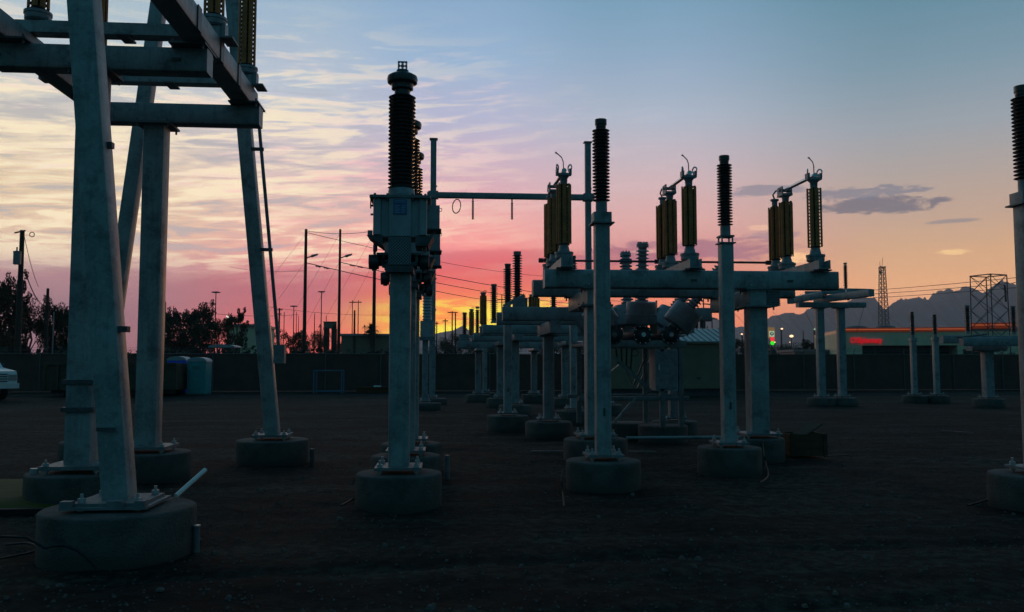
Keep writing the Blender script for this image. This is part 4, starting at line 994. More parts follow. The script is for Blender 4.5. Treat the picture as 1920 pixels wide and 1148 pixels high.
# ---------------------------------------------------------------- H-frame with hanging chains
def hframe():
    Yh = AD(811, 700, 34).y; zt = ZY(813, 262, Yh)
    root = thing('bus_portal', 'tall portal of two thin posts and a crossbar behind the transformers', 'steel portal', (XY(811, Yh), Yh, 0))
    xs_ = (XY(811, Yh) , XY(1104, Yh))
    for x in xs_:
        column(root, x, Yh, .30, zt, .235, galv_far, 'portal_post'); plate(root, x, Yh, zt, .33, .33, .03, bolts=False); base_plate(root, x, Yh, .22, .2, .46)
        mb = MB()
        for k in range(7): mb.box(x + .11, x + .15, Yh - .03, Yh + .03, 1.2 + 1.25 * k, 1.26 + 1.25 * k)
        mb.build('step_bolt', galv2, root)
    zc = ZY(811, 366, Yh)
    MB().beam((xs_[0] - .25, Yh - .0, zc), (xs_[1] + .25, Yh, zc), .25, .22, .015).build('crossbar', galv_far, root)
    for x in xs_: MB().beam((x - .2, Yh, zc), (x + .2, Yh, zc), .34, .30, .015).build('joint_sleeve', galv_far, root)
    for i, x in enumerate(xs_):
        r = .6; single(MB().lathe((x, Yh, 0), (0, 0, 1), [(r, -.06), (r, .18), (r * .97, .21), (r * .9, .22), (.001, .221)], 28), 'concrete_pier', conc, ['concrete pier of the left portal post', 'concrete pier of the right portal post'][i], 'concrete pier', (x, Yh, 0), 'round concrete piers')
    x = XY(855, Yh); q = ZY(855, 387, Yh); single(MB().torus((x, Yh, q), (1.4, 1, 0), .28, .022, 28, 6), 'hanging_ring', galv2, 'pale ring hanging under the left part of the portal crossbar', 'ring', (x, Yh, q))
    for px, lb in ((886, 'dark chain insulator hanging from the crossbar nearer the ring'), (960, 'dark chain insulator hanging from the crossbar, right one')):
        x = XY(px, Yh); z1 = ZY(px, 412, Yh); z0 = zc - .11
        single(MB().lathe((x, Yh, z1), (0, 0, 1), [(.03, 0)] + sum([[(.03, .04 + k * .075), (.06, .06 + k * .075), (.03, .085 + k * .075)] for k in range(int((z0 - z1 - .1) / .075))], []) + [(.03, z0 - z1)], 10), 'suspension_insulator', porc, lb, 'insulator', (x, Yh, z1), 'chain insulators under the crossbar')
hframe()
# small arrester and cabinet on a column beside the portal
def arrester():
    Ya = AD(800, 700, 30).y; x = XY(801, Ya); root = thing('arrester_stand', 'pale ribbed arrester on a box and column beside the left portal post', 'arrester', (x, Ya, 0))
    z0 = ZY(800, 633, Ya); z1 = ZY(800, 602, Ya); z2 = ZY(800, 545, Ya)
    column(root, x - .06, Ya, .3, z0 - .1, .2, galv_far); base_plate(root, x - .06, Ya, .22, .2, .4)
    MB().box(x - .28, x + .28, Ya - .25, Ya + .25, z0 - .1, z0 + .02).build('shelf', galv2, root)
    MB().beam((x, Ya, z0 + .02), (x, Ya, z1), .48, .4, .02).build('cabinet', tankm, root)
    h = z2 - z1
    MB().lathe((x, Ya, z1), (0, 0, 1), shed_profile(h * .8, .14, .175, 8), 18).build('porcelain', porcg, root)
    MB().lathe((x, Ya, z1 + h * .8), (0, 0, 1), [(.13, 0), (.2, .02), (.2, .09), (.14, .1), (.12, .16), (.03, .18)], 18).build('top_cap', castm, root)
    single(MB().lathe((x, Ya, 0), (0, 0, 1), [(.5, -.06), (.5, .19), (.46, .22), (.001, .221)], 28), 'concrete_pier', conc, 'concrete pier of the arrester column beside the portal', 'concrete pier', (x, Ya, 0), 'round concrete piers')
arrester()
# service hut behind the breaker
def hut():
    D = 43; Yb = AD(1300, 700, D).y; x0 = XY(1128, Yb); x1 = XY(1372, Yb); zt = ZY(1300, 640, Yb); zr_ = ZY(1300, 626, Yb + 3)
    root = thing('service_hut', 'beige windowless service hut with pale standing-seam roof behind the breaker', 'hut', ((x0 + x1) / 2, Yb, 0))
    zb_ = .35
    MB().box(x0, x1, Yb, Yb + 5, zb_, zt).build('wall', beige, root)
    MB().box(x0 + .1, x1 - .1, Yb + .25, Yb + 4.8, -.1, zb_ - .003).build('skid_base', darkst, root)
    rf = MB(); rf.quad((x0 - .12, Yb - .25, zt + .01), (x1 + .12, Yb - .25, zt + .01), (x1 + .12, Yb + 2.5, zr_ + .25), (x0 - .12, Yb + 2.5, zr_ + .25)); rf.quad((x0 - .12, Yb + 2.5, zr_ + .25), (x1 + .12, Yb + 2.5, zr_ + .25), (x1 + .12, Yb + 5.25, zt + .01), (x0 - .12, Yb + 5.25, zt + .01))
    rf.quad((x0 - .12, Yb - .25, zt - .06), (x1 + .12, Yb - .25, zt - .06), (x1 + .12, Yb - .25, zt + .01), (x0 - .12, Yb - .25, zt + .01))
    rf.f.append((0, 3, 6)) if False else None
    ro = rf.build('roof', roofm, root)
    n = 22
    for k in range(n + 1):
        x = x0 - .1 + (x1 - x0 + .2) * k / n
        o_ = MB().bar((x, Yb - .25, zt + .035), (x, Yb + 2.48, zr_ + .275), .035, .05).build('seam', galv_far, root); o_.parent = ro
    MB().box(x0, x1, Yb - .012, Yb - .002, zt - .12, zt - .07).build('trim_board', stucco, root)
    MB().box(XY(1304, Yb), XY(1312, Yb), Yb - .03, Yb - .003, .82, .92).build('socket', darkst, root)
hut()

# ---------------------------------------------------------------- fence
def fence():
    Yf_ = 50.0; xa, xb_ = -32.0, 47.0; zt = 2.2; root = thing('chain_link_fence', 'long dark screened chain-link fence across the back of the yard', 'fence', (0, Yf_, 0))
    n = 25; st = (xb_ - xa) / n
    pm = MB().cyl((0, 0, -.1), (0, 0, zt + .02), .035, n=10); pm.path([(0, 0, zt), (0, .02, zt + .08), (0, -.18, zt + .32)], .018, 6); pme = pm.mesh('fence_post', fpost)
    fmh = MB(); nn = 14
    for j in range(4):
        for i in range(nn + 1): fmh.v.append(Vector((st * i / nn, .05 + .035 * math.sin(i * 1.3 + j) + .02 * math.sin(i * 2.9), .06 + (zt - .12) * j / 3)))
    for j in range(3):
        for i in range(nn): fmh.f.append((j * (nn + 1) + i, j * (nn + 1) + i + 1, (j + 1) * (nn + 1) + i + 1, (j + 1) * (nn + 1) + i))
    fme = fmh.mesh('screen_panel', fencem)
    rme = MB().cyl((0, 0, zt - .03), (st, 0, zt - .03), .022, n=8).mesh('top_rail', fpost)
    for k in range(n + 1):
        use(pme, 'fence_post', root, (xa + st * k, 0, 0))
        if k < n: use(fme, 'screen_panel', root, (xa + st * k, 0, 0)); use(rme, 'top_rail', root, (xa + st * k, -.01, 0))
    bw = MB()
    for k, (yy, zz) in enumerate(((-.06, .14), (-.11, .21), (-.17, .3))): bw.path([(xa + (xb_ - xa) * i / 20, Yf_ + yy, zt + zz) for i in range(21)], .006, 4)
    bw.build('barbed_wire', fpost, root)
fence()
# steel rack, pallet stack, roll-off bin, toilets
def yardstuff():
    Y = AD(616, 700, 46).y; x0 = XY(590, Y); x1 = XY(642, Y); zb_ = .05; zt = ZY(616, 694, Y)
    root = thing('steel_rack', 'pale blue open steel frame standing in front of the fence', 'rack', ((x0 + x1) / 2, Y, 0))
    for x in (x0, x1):
        for y in (Y, Y + 1.0): MB().bar((x, y, 0), (x, y, zt), .06, .06).build('rack_post', bluest, root)
    for y in (Y, Y + 1.0):
        for z in (.12, zt - .03): MB().bar((x0 + .035, y, z), (x1 - .035, y, z), .05, .06).build('rack_rail', bluest, root)
    Y = AD(697, 700, 47).y; x0 = XY(670, Y); x1 = XY(727, Y)
    root = thing('pallet', 'low orange brown pallet load lying by the fence', 'pallet', ((x0 + x1) / 2, Y, 0))
    for k in range(7):
        x = x0 + (x1 - x0) * k / 7; MB().box(x, x + (x1 - x0) / 7 - .03, Y, Y + 1.0, .28, .32).build('deck_board', rustm, root)
    for y in (Y + .05, Y + .5, Y + .9): MB().box(x0, x1, y, y + .08, .02, .277).build('runner', rustm, root)
    MB().box(x0 + .9, x0 + 1.3, Y + .3, Y + .5, .32, .4).build('white_block', pvc, root)
    # roll-off
    D = 42; Y = AD(210, 700, D).y; x0 = XY(84, Y); x1 = XY(333, Y); zt = ZY(210, 681, Y)
    root = thing('rolloff_container', 'long tan roll-off container with ribs behind the left legs', 'container', ((x0 + x1) / 2, Y, 0))
    MB().box(x0, x1, Y, Y + .06, .30, zt).build('side_panel', tanm, root); MB().box(x0, x1, Y + 2.2, Y + 2.26, .3, zt).build('side_panel', tanm, root)
    MB().box(x0, x0 + .06, Y + .063, Y + 2.197, .3, zt).build('end_panel', tanm, root); MB().box(x1 - .06, x1, Y + .063, Y + 2.197, .3, zt).build('end_panel', tanm, root)
    MB().box(x0 + .07, x1 - .07, Y + .07, Y + 2.19, .31, .4).build('floor_panel', tanm, root)
    for k in range(11): x = x0 + .1 + (x1 - x0 - .2) * k / 10; MB().box(x - .05, x + .05, Y - .08, Y - .002, .32, zt - .1).build('rib', tanm, root)
    MB().box(x0 - .02, x1 + .02, Y - .1, Y - .003, zt - .09, zt + .02).build('top_rail', tanm, root)
    for y in (Y + .5, Y + 1.7): MB().box(x0 + .2, x1 - .2, y, y + .15, .12, .297).build('skid', darkst, root)
    for x in (x0 + .8, x1 - .8): MB().cyl((x, Y + .3, .12), (x, Y + 1.9, .12), .12, n=12).build('roller', darkst, root)
    for px0, px1, py, mtt, D, lb in ((315, 351, 668, potb, 44.5, 'blue portable toilet left of the teal one'), (353, 389, 670, pott, 43.5, 'teal portable toilet right of the blue one')):
        Y = AD(px0, 700, D).y; x0 = XY(px0, Y); x1 = XY(px1, Y); zt = ZY(px0, py + 8, Y); root = thing('portable_toilet', lb, 'portable toilet', ((x0 + x1) / 2, Y, 0), 'portable toilets by the fence')
        MB().beam(((x0 + x1) / 2, Y + .55, .08), ((x0 + x1) / 2, Y + .55, zt), x1 - x0, 1.1, .06).build('cabin', mtt, root)
        n = 8; rf = MB(); pr = [(-(x1 - x0) / 2 - .02, 0)] + [(-(x1 - x0) / 2 * math.cos(PI * k / n) * 1.02, .02 + .2 * math.sin(PI * k / n)) for k in range(n + 1)] + [((x1 - x0) / 2 + .02, 0)]
        rf.prism(pr, ((x0 + x1) / 2, Y - .03, zt), ((x0 + x1) / 2, Y + 1.13, zt), Vector((1, 0, 0)), Vector((0, 0, 1))); rf.build('roof', potr, root)
        d_ = MB().box(x0 + .18, x1 - .18, Y - .022, Y - .003, .2, zt - .12).build('door', mtt, root)
        MB().box(x0, x1, Y - .02, Y + 1.12, 0, .077).build('skid_base', darkst, root)
        for k in range(2): MB().box(x0 + .3, x1 - .3, Y - .03, Y - .0225, zt - .4 + .1 * k, zt - .36 + .1 * k).build('vent_slot', darkst, root)
yardstuff()

# pickup truck, its front end showing at the left edge
def truck():
    loc = G(-12, 757); loc.z = 0
    root = thing('pickup_truck', 'white pickup truck at the left edge, only its hood and grille showing', 'truck', loc)
    fw = .98
    # built facing +X with its nose at x=0
    body = MB(); prof = [(-.02, .55), (.02, .8), (0, 1.12), (-.10, 1.27), (-1.25, 1.42), (-1.95, 1.98), (-3.3, 2.0), (-3.75, 1.42), (-5.9, 1.40), (-5.95, .62), (-5.2, .6), (-5.1, .9), (-4.75, 1.05), (-4.35, .95), (-4.2, .6), (-1.6, .55), (-1.5, .85), (-1.2, 1.02), (-.8, 1.0), (-.5, .85), (-.42, .58)]
    body.prism(prof, (0, -fw, 0), (0, fw, 0), Vector((1, 0, 0)), Vector((0, 0, 1)))
    def part(mb, n, m_): return mb.build(n, m_, root, off=Vector((0, 0, 0)))
    part(body, 'body', whitep)
    gr = part(MB().box(.012, .05, -.55, .55, .80, 1.16), 'grille', darkst)
    for k in range(3):
        o_ = part(MB().box(.052, .075, -.55, .55, .86 + .1 * k, .90 + .1 * k), 'grille_bar', whitep); o_.parent = gr
    o_ = part(MB().box(.052, .078, -.16, .16, .93, 1.02), 'badge', bluep); o_.parent = gr
    part(MB().box(-.02, .17, -1.0, 1.0, .52, .74), 'bumper', whitep)
    for s in (-1, 1):
        part(MB().box(-.03, .045, s * .78 - .17, s * .78 + .17, .86, 1.12), 'headlight', chrome)
        part(MB().box(-2.95, -2.0, s * .985 - .006, s * .985 + .006, 1.42, 1.86), 'side_window', glassm)
        part(MB().box(-.2, -.1, s * .6 - .12, s * .6 + .12, .6, .66), 'tow_hook', darkst)
        part(MB().box(-1.75, -1.6, s * 1.12 - .1, s * 1.12 + .1, 1.4, 1.62), 'mirror', darkst)
        for x in (-1.02, -4.75):
            w_ = part(MB().lathe((x, s * .82 - .13, .42), (0, 1, 0), [(.3, 0), (.4, .01), (.42, .04), (.42, .22), (.4, .25), (.3, .26)], 24), 'wheel', tyre)
            o_ = part(MB().lathe((x, s * .82 - .14, .42), (0, 1, 0), [(.05, 0), (.24, .01), (.25, .27), (.05, .28)], 16), 'rim', chrome); o_.parent = w_
    ws = MB().quad((-1.28, -.85, 1.44), (-1.28, .85, 1.44), (-1.93, .78, 1.975), (-1.93, -.78, 1.975)); 
    for v in ws.v: v.x += .03; v.z += .012
    part(ws, 'windshield', glassm)
    root.location = G(-14, 752); root.location.z = 0; root.rotation_euler = (0, 0, R(-38))
truck()

# ---------------------------------------------------------------- vegetation
def leaf_blob(mb, c, rad, n, size, rz=1.0):
    for _ in range(n):
        while True:
            d = Vector((random.uniform(-1, 1), random.uniform(-1, 1), random.uniform(-1, 1)))
            if d.length < 1: break
        p = Vector(c) + Vector((d.x * rad, d.y * rad, d.z * rad * rz)); s = size * random.uniform(.5, 1.3)
        a = Vector((random.gauss(0, 1), random.gauss(0, 1), random.gauss(0, 1))).normalized() * s; b_ = a.orthogonal().normalized() * s * .7
        i = len(mb.v); mb.v += [p - a, p + b_, p + a, p - b_]; mb.f.append((i, i + 1, i + 2, i + 3))
def tree_mesh(h, w, seed, size=.16, dens=1.0):
    random.seed(seed); tr = MB(); cr = MB()
    tr.path([(0, 0, -.2), (.05, 0, h * .2), (-.05, .1, h * .5), (0, 0, h * .8)], [h * .035, h * .028, h * .02, h * .006], 8)
    for k in range(int(17)):
        a = random.random() * 2 * PI; z = h * random.uniform(.18, .92); k_ = math.sin(PI * min(1, (z / h) * .9 + .08)) ** .6; r = w / 2 * k_ * random.uniform(.45, .95)
        e = Vector((r * math.cos(a), r * math.sin(a), z)); st_p = Vector((0, 0, z * .6)); tr.path([st_p, (st_p + e) / 2 + Vector((0, 0, .1)), e], [h * .012, h * .008, h * .003], 5)
        leaf_blob(cr, e, w * random.uniform(.10, .2), int(150 * dens), size, .8)
        for q in range(4): leaf_blob(cr, e + Vector((random.gauss(0, .12) * w, random.gauss(0, .12) * w, random.gauss(0, .07) * h)), w * .07, int(30 * dens), size, .9)
    return tr.mesh('trunk', bark), cr.mesh('crown', leafm)
TV = [tree_mesh(1, .95, 11, .015, 2.4), tree_mesh(1, 1.1, 12, .015, 2.4), tree_mesh(1, .8, 13, .016, 2.4), tree_mesh(1, 1.3, 14, .016, 2.4)]
random.seed(5)
def tree(px, py_top, D, wpx, v, label):
    p = AD(px, py_top, D); root = thing('tree', label, 'tree', (p.x, p.y, 0), 'dark trees behind the fence')
    w = wpx / F * D; sx = w / (.95, 1.1, .8, 1.3)[v]; h = p.z * 1.03
    for nm, me in zip(('trunk', 'crown'), TV[v]): use(me, nm, root, (0, 0, 0), (sx, sx, h))
    root.rotation_euler = (0, 0, random.random() * 6); return root
tl = [(-10, 520, 70, 90, 0, 'dark leafy tree at the left edge behind the utility pole'), (22, 518, 72, 70, 2, 'dark tree crown left of the wooden utility pole'), (52, 562, 75, 90, 1, 'low dark tree under the transformer of the wooden pole'), (100, 556, 78, 60, 0, 'dark tree behind the short pole at left'), (128, 562, 80, 70, 3, 'dark tree just left of the far left column'), (180, 570, 80, 90, 1, 'dark tree hidden between the left legs'), (318, 582, 90, 60, 2, 'dark tree right of the middle left column'), (365, 566, 92, 84, 0, 'largest round tree between the left column and the leaning leg'), (345, 590, 88, 80, 3, 'bushy dark tree below the largest round tree'), (408, 600, 95, 70, 1, 'low tree right of the largest round tree'), (443, 583, 110, 46, 2, 'small round tree beside the white lamp'), (470, 602, 120, 70, 3, 'low tree just left of the leaning leg'), (545, 622, 130, 80, 1, 'low dark tree right of the leaning leg'), (600, 612, 140, 50, 3, 'tree clump below the billboard'), (668, 636, 150, 90, 3, 'low tree clump between the second and third pole'), (860, 628, 150, 60, 1, 'low tree clump under the small peak'), (825, 630, 140, 50, 3, 'low dark clump right of the portal post'), (930, 634, 150, 120, 3, 'low dark clump behind the far stands'), (1030, 636, 150, 120, 1, 'low dark clump behind the second stand'), (1120, 634, 150, 120, 3, 'low dark clump behind the breaker'), (1395, 636, 130, 60, 1, 'low dark tree left of the lit sign'), (1480, 640, 135, 70, 3, 'low dark tree right of the lit sign'), (1520, 636, 130, 60, 0, 'dark tree left of the thin columns'), (1556, 634, 128, 50, 2, 'dark tree between the two thin columns'), (1430, 642, 140, 60, 1, 'low dark tree behind the lit sign pole'), (1905, 655, 60, 60, 3, 'dark shrub by the fence at the right edge'), (1870, 668, 60, 60, 1, 'lower dark shrub by the fence near the right edge')]
for a_ in tl: tree(*a_)
# spiky palm-like tree and two small palms
def palm(px, py, D, rpx, label, n=34, up=.3):
    p = AD(px, py, D); r = rpx / F * D; root = thing('palm_tree', label, 'palm tree', (p.x, p.y, 0), 'palms on the horizon')
    MB().path([(p.x, p.y, -.2), (p.x + .1, p.y, p.z * .5), (p.x, p.y, p.z)], [r * .12, r * .1, r * .09], 8).build('trunk', bark, root)
    mb = MB()
    for k in range(n):
        a = random.random() * 2 * PI; e = random.uniform(-.5, 1.2); d = Vector((math.cos(a) * math.cos(e), math.sin(a) * math.cos(e), math.sin(e))); s = d.cross(Vector((0, 0, 1))).normalized()
        for q in range(5):
            t0 = q / 5; t1_ = (q + 1) / 5; f_ = lambda t_: p + d * (r * t_) + Vector((0, 0, -r * .35 * t_ * t_)); w0 = r * .10 * (1 - t0 * .8); w1 = r * .10 * (1 - t1_ * .8)
            mb.quad(f_(t0) - s * w0, f_(t0) + s * w0, f_(t1_) + s * w1, f_(t1_) - s * w1)
    mb.build('frond_crown', leafm, root)
palm(696, 618, 120, 22, 'spiky bushy palm behind the third tall pole', 90)
palm(684, 613, 135, 7, 'small palm left of the spiky one'); palm(628, 612, 150, 7, 'small palm at the billboard'); palm(600, 611, 150, 6, 'small palm left of the billboard')
# scrub
sc = MB(); random.seed(9)
for i in range(520):
    x = random.uniform(-55, 24); y = random.uniform(54, 96); zz = max(0, ebz(x, 1)) if y > 62 else 0
    r = random.uniform(.5, 1.2); leaf_blob(sc, (x, y, zz + r * .5), r, 46, .22, .8)
for i in range(200):
    x = random.uniform(24, 90); y = random.uniform(56, 110); r = random.uniform(.5, 1.1); leaf_blob(sc, (x, y, r * .5), r, 40, .22, .9)
o = sc.build('scrub', leaf2); o['kind'] = 'stuff'

# ---------------------------------------------------------------- poles, wires, lamps
def pole(px, top, D, rpx, label, name='utility_pole', cat='utility pole', arm=None, xarm=None, group=None, mt=None):
    p = AD(px, top, D); r = rpx / F * D; root = thing(name, label, cat, (p.x, p.y, 0), group)
    MB().cyl((p.x, p.y, -.3), (p.x, p.y, p.z), r * 1.25, r * .8, 10).build('pole', mt or wood, root)
    if arm:
        a_ = AD(px, arm[1], D); b_ = AD(arm[0], arm[2], D); MB().cyl(a_, a_.lerp(b_, .55), .05 * D / 70, n=6).build('arm', darkst, root); MB().cyl(a_.lerp(b_, .45), b_, .12 * D / 70, .07 * D / 70, 8).build('lamp_head', castm, root)
    if xarm:
        for (pa, pb, py) in xarm: MB().bar(AD(pa, py, D), AD(pb, py, D), .09 * D / 80, .09 * D / 80).build('crossarm', wood, root)
    return root, p
P3 = []
for i, (px, top) in enumerate(((574, 430), (638, 430), (703, 431))):
    rt, p = pole(px, top, 72, 3.2 if i != 1 else 2.6, ['leftmost of three tall dark poles with an arm right', 'middle of three tall dark poles, the slimmest', 'rightmost of three tall dark poles beside the transformers'][i], arm=(px + 22, 484, 477), group='three tall poles in a row')
    P3.append(p)
    for (dx_, y0, y1, ex) in ((-95, 440, 600, 0), (-80, 492, 640, 0)):
        MB().cyl(AD(px - 2, y0, 72), AD(px + dx_, y1 - (40 if i == 0 else 0), 76), .012, n=4).build('guy_wire', darkst, rt)
def wire(pts, D0, D1, label, r=.022, sag=0.0):
    (xa, ya), (xb_, yb) = pts; A_ = AD(xa, ya, D0); B_ = AD(xb_, yb, D1); n = 14; L_ = []
    for k in range(n + 1):
        t_ = k / n; q = A_.lerp(B_, t_); q.z -= sag * 4 * t_ * (1 - t_); L_.append(q)
    return single(MB().path(L_, r, 4), 'overhead_wire', darkst, label, 'wire', A_, 'overhead wires')
wire(((574, 433), (703, 433)), 72, 72, 'wire joining the tops of the three tall poles', .02, .25)
wire(((574, 436), (1080, 520)), 72, 160, 'upper wire descending right from the leftmost tall pole', .025, 1.0)
wire(((574, 493), (1130, 585)), 72, 160, 'insulated wire descending right from the leftmost tall pole arm', .035, 1.0)
wire(((638, 492), (1180, 575)), 72, 160, 'wire descending right from the middle tall pole', .035, 1.0)
wire(((703, 492), (1230, 566)), 72, 160, 'wire descending right from the rightmost tall pole', .035, 1.0)
wire(((430, 500), (574, 508)), 140, 72, 'wire coming from the left to the leftmost tall pole', .02, .3)
wire(((500, 575), (760, 590)), 150, 150, 'thin level wire low behind the three tall poles', .03, .6)
wire(((380, 586), (560, 590)), 140, 140, 'thin low wire behind the leaning leg', .03, .4)
# insulator strings on those wires
for i, (px, py) in enumerate(((597, 499), (612, 502), (661, 497), (676, 500))):
    p = AD(px, py, 74); single(MB().lathe(p - Vector((.25, 0, 0)), (1, 0, -.17), [(.03, 0), (.08, .1), (.03, .2), (.08, .3), (.03, .5)], 8), 'strain_insulator', porc, ['strain insulator nearest the leftmost tall pole', 'second strain insulator right of the leftmost tall pole', 'strain insulator nearest the middle tall pole', 'second strain insulator right of the middle tall pole'][i], 'insulator', p, 'strain insulators on the wires')
# wooden pole with transformer at left
rt, p = pole(42, 432, 58, 5, 'wooden utility pole with a grey transformer can above the left trees')
q = AD(37, 484, 57.3)
MB().lathe((q.x - .12, q.y - .1, q.z - .45), (0, 0, 1), [(.2, 0), (.24, .03), (.24, .82), (.26, .84), (.26, .88), (.15, .92)], 16).build('transformer_can', castm, rt)
MB().cyl(q + Vector((-.2, 0, .4)), q + Vector((-.2, 0, .75)), .05, n=8).build('bushing', porc, rt)
a_ = AD(42, 433, 58); MB().bar(a_ + Vector((-.5, 0, -.15)), a_ + Vector((.2, 0, .02)), .1, .08).build('crossarm', wood, rt)
q = AD(60, 440, 58); single(MB().torus(q, (0, 1, 0), .16, .03, 14, 6), 'cable_loop', rubber, 'small cable loop hanging in the air right of the wooden pole top', 'cable', q)
wire(((46, 445), (72, 538)), 58, 64, 'thin drop wire curving down right from the wooden pole top', .02, .3)
wire(((46, 505), (80, 572)), 58, 64, 'thicker drop wire from below the transformer to the short pole', .035, .4)
pole(90, 541, 64, 3, 'short dark pole in front of the left trees', xarm=None)
pole(101, 585, 60, 1.2, 'thin pale vent pole in front of the left trees', 'vent_pole', 'pole', mt=galv_far)
pole(310, 566, 85, 2, 'thin dark pole right of the middle left column')
small = [(405, 548, 160, 1.0, 'slender light mast with a small head right of the round tree'), (524, 578, 150, 1.8, 'pole with crossarms right of the leaning leg'), (551, 573, 200, .9, 'thin light mast left of the leftmost tall pole'), (603, 547, 170, 1.0, 'slender light mast above the billboard'), (533, 585, 200, .8, 'very thin mast nearest the leaning leg'), (556, 585, 210, .7, 'very thin mast left of the leftmost tall pole, second'), (560, 592, 210, .7, 'very thin mast just left of the leftmost tall pole'), (590, 588, 190, .9, 'thin pole between the leftmost pole and the billboard'), (612, 592, 180, .8, 'thin pole behind the billboard'), (665, 582, 120, 2.0, 'stout short pole left of the rightmost tall pole'), (661, 563, 170, .9, 'left post of the distant double pole'), (672, 563, 170, .9, 'right post of the distant double pole'), (733, 600, 180, .9, 'thin lamp post behind the front transformer column'), (819, 603, 170, 1.2, 'short pole at the left of the orange glow'), (835, 598, 190, 1.2, 'crossarm pole left of the pair in the glow'), (848, 584, 170, 1.4, 'left pole of the pair silhouetted in the yellow glow'), (854, 586, 170, 1.4, 'right pole of the pair silhouetted in the yellow glow'), (941, 553, 170, 1.2, 'pole silhouetted above the third stand'), (1316, 598, 150, 1.5, 'lamp pole above the hut roof, right one'), (1335, 597, 150, 1.2, 'thin pole above the hut roof'), (1326, 612, 140, 1.0, 'short lamp post above the hut roof'), (1392, 630, 150, .9, 'lamp post between the right post and right column'), (1464, 615, 160, .8, 'thin lamp post right of the lit sign'), (1506, 620, 160, .8, 'thin lamp post left of the thin columns'), (1526, 619, 150, 1.0, 'lamp post just left of the thin columns')]
xa = {524: [(517, 530, 581), (519, 528, 589)], 661: [(655, 678, 567)], 848: [(839, 858, 586)], 835: [(830, 840, 602)], 941: [(932, 950, 562)], 819: [(816, 822, 607)], 1335: [(1328, 1345, 598)]}
for px, top, D, rp, lb in small: pole(px, top, D, rp, lb, 'distant_pole', 'pole', xarm=xa.get(px), group='thin poles on the horizon')
for i, (px, py) in enumerate(((405, 549), (551, 575), (603, 548))):
    q = AD(px, py, 160 if i == 0 else 185); single(MB().lathe(q, (0, 0, 1), [(.1, -.1), (.8, 0), (.8, .15), (.1, .25)], 10), 'mast_lamp_ring', darkst, ['lamp ring on the mast right of the round tree', 'lamp ring on the mast left of the tall poles', 'lamp ring on the mast above the billboard'][i], 'lamp', q, 'high mast lamp rings')
# gantry bars above the breaker at right
D = 60; root = thing('distant_gantry', 'thin wire gantry between the breaker and the right insulator post', 'gantry', AD(1320, 640, D))
for a_, b_ in (((1319, 552), (1319, 640)), ((1313, 553), (1352, 558)), ((1317, 570), (1350, 572)), ((1338, 556), (1338, 572))): MB().cyl(AD(*a_, D), AD(*b_, D), .045, n=5).build('gantry_bar', darkst, root)
# billboards and low buildings on the left horizon
def bbox(label, px0, px1, py0, py1, D, mt_, name='low_building', cat='building', legs=None, dep=6, roof=True):
    a_ = AD(px0, py0, D); b_ = AD(px1, py1, D); root = thing(name, label, cat, ((a_.x + b_.x) / 2, a_.y, 0)); z1 = (a_.z); z0 = 0 if not legs else b_.z
    MB().box(a_.x, b_.x, a_.y, a_.y + dep, z0 - (.2 if not legs else 0), z1).build('wall' if not legs else 'panel', mt_, root)
    if roof and not legs: MB().box(a_.x - .3, b_.x + .3, a_.y - .3, a_.y + dep + .3, z1 + .003, z1 + .3).build('roof_edge', castm, root)
    if legs:
        for px in legs: x = AD(px, py1, D).x; MB().cyl((x, a_.y + dep / 2, -.2), (x, a_.y + dep / 2, z0 - .003), .02 * D / 6, n=8).build('support_post', wood, root)
        for k in (0, 1): MB().box(a_.x - .1, b_.x + .1, a_.y - .12, a_.y - .003, (z0 if k == 0 else z1 - .15), (z0 + .15 if k == 0 else z1)).build('frame_edge', darkst, root)
    return root
bbox('dark billboard on posts left of the middle tall pole', 607, 630, 603, 616, 150, beige, 'billboard', 'billboard', (612, 626), dep=.8)
bbox('dark billboard on two posts above the hut roof', 1300, 1331, 581, 601, 95, darkst, 'billboard', 'billboard', (1306, 1320), dep=.8)
rb = bbox('long low pale building between the second and third tall poles', 640, 735, 630, 660, 120, beige, dep=12)
bbox('pale low wall with a flat roof left of the leaning leg', 425, 486, 612, 640, 115, stucco, dep=10)
q = AD(427, 594, 113); root = thing('wall_lamp', 'bright white lamp on a post left of the small round tree', 'street lamp', (q.x, q.y, 0)); MB().cyl((q.x, q.y, 0), (q.x, q.y, q.z), .07, n=6).build('post', darkst, root); MB().lathe(q, (0, -1, 0), [(.05, -.1), (.14, 0), (.14, .1), (.05, .16)], 10).build('lamp_head', glow_w, root)
# domed pale roof of a parked van behind the fence
q = AD(415, 650, 60); mb = MB(); mb.prism([(-.9, -.06)] + [(-.9 * math.cos(PI * k / 10), .16 * math.sin(PI * k / 10)) for k in range(11)] + [(.9, -.06)], q, q + Vector((0, 2.2, 0)), Vector((1, 0, 0)), Vector((0, 0, 1)))
root = thing('domed_shelter', 'pale domed shelter top showing over the fence left of the leaning leg', 'shelter', (q.x, q.y, 0)); mb.build('roof', potr, root)
for dx_ in (-.8, .8):
    for dy_ in (.1, 2.0): MB().cyl((q.x + dx_, q.y + dy_, 0), (q.x + dx_, q.y + dy_, q.z - .062), .05, n=6).build('post', darkst, root)
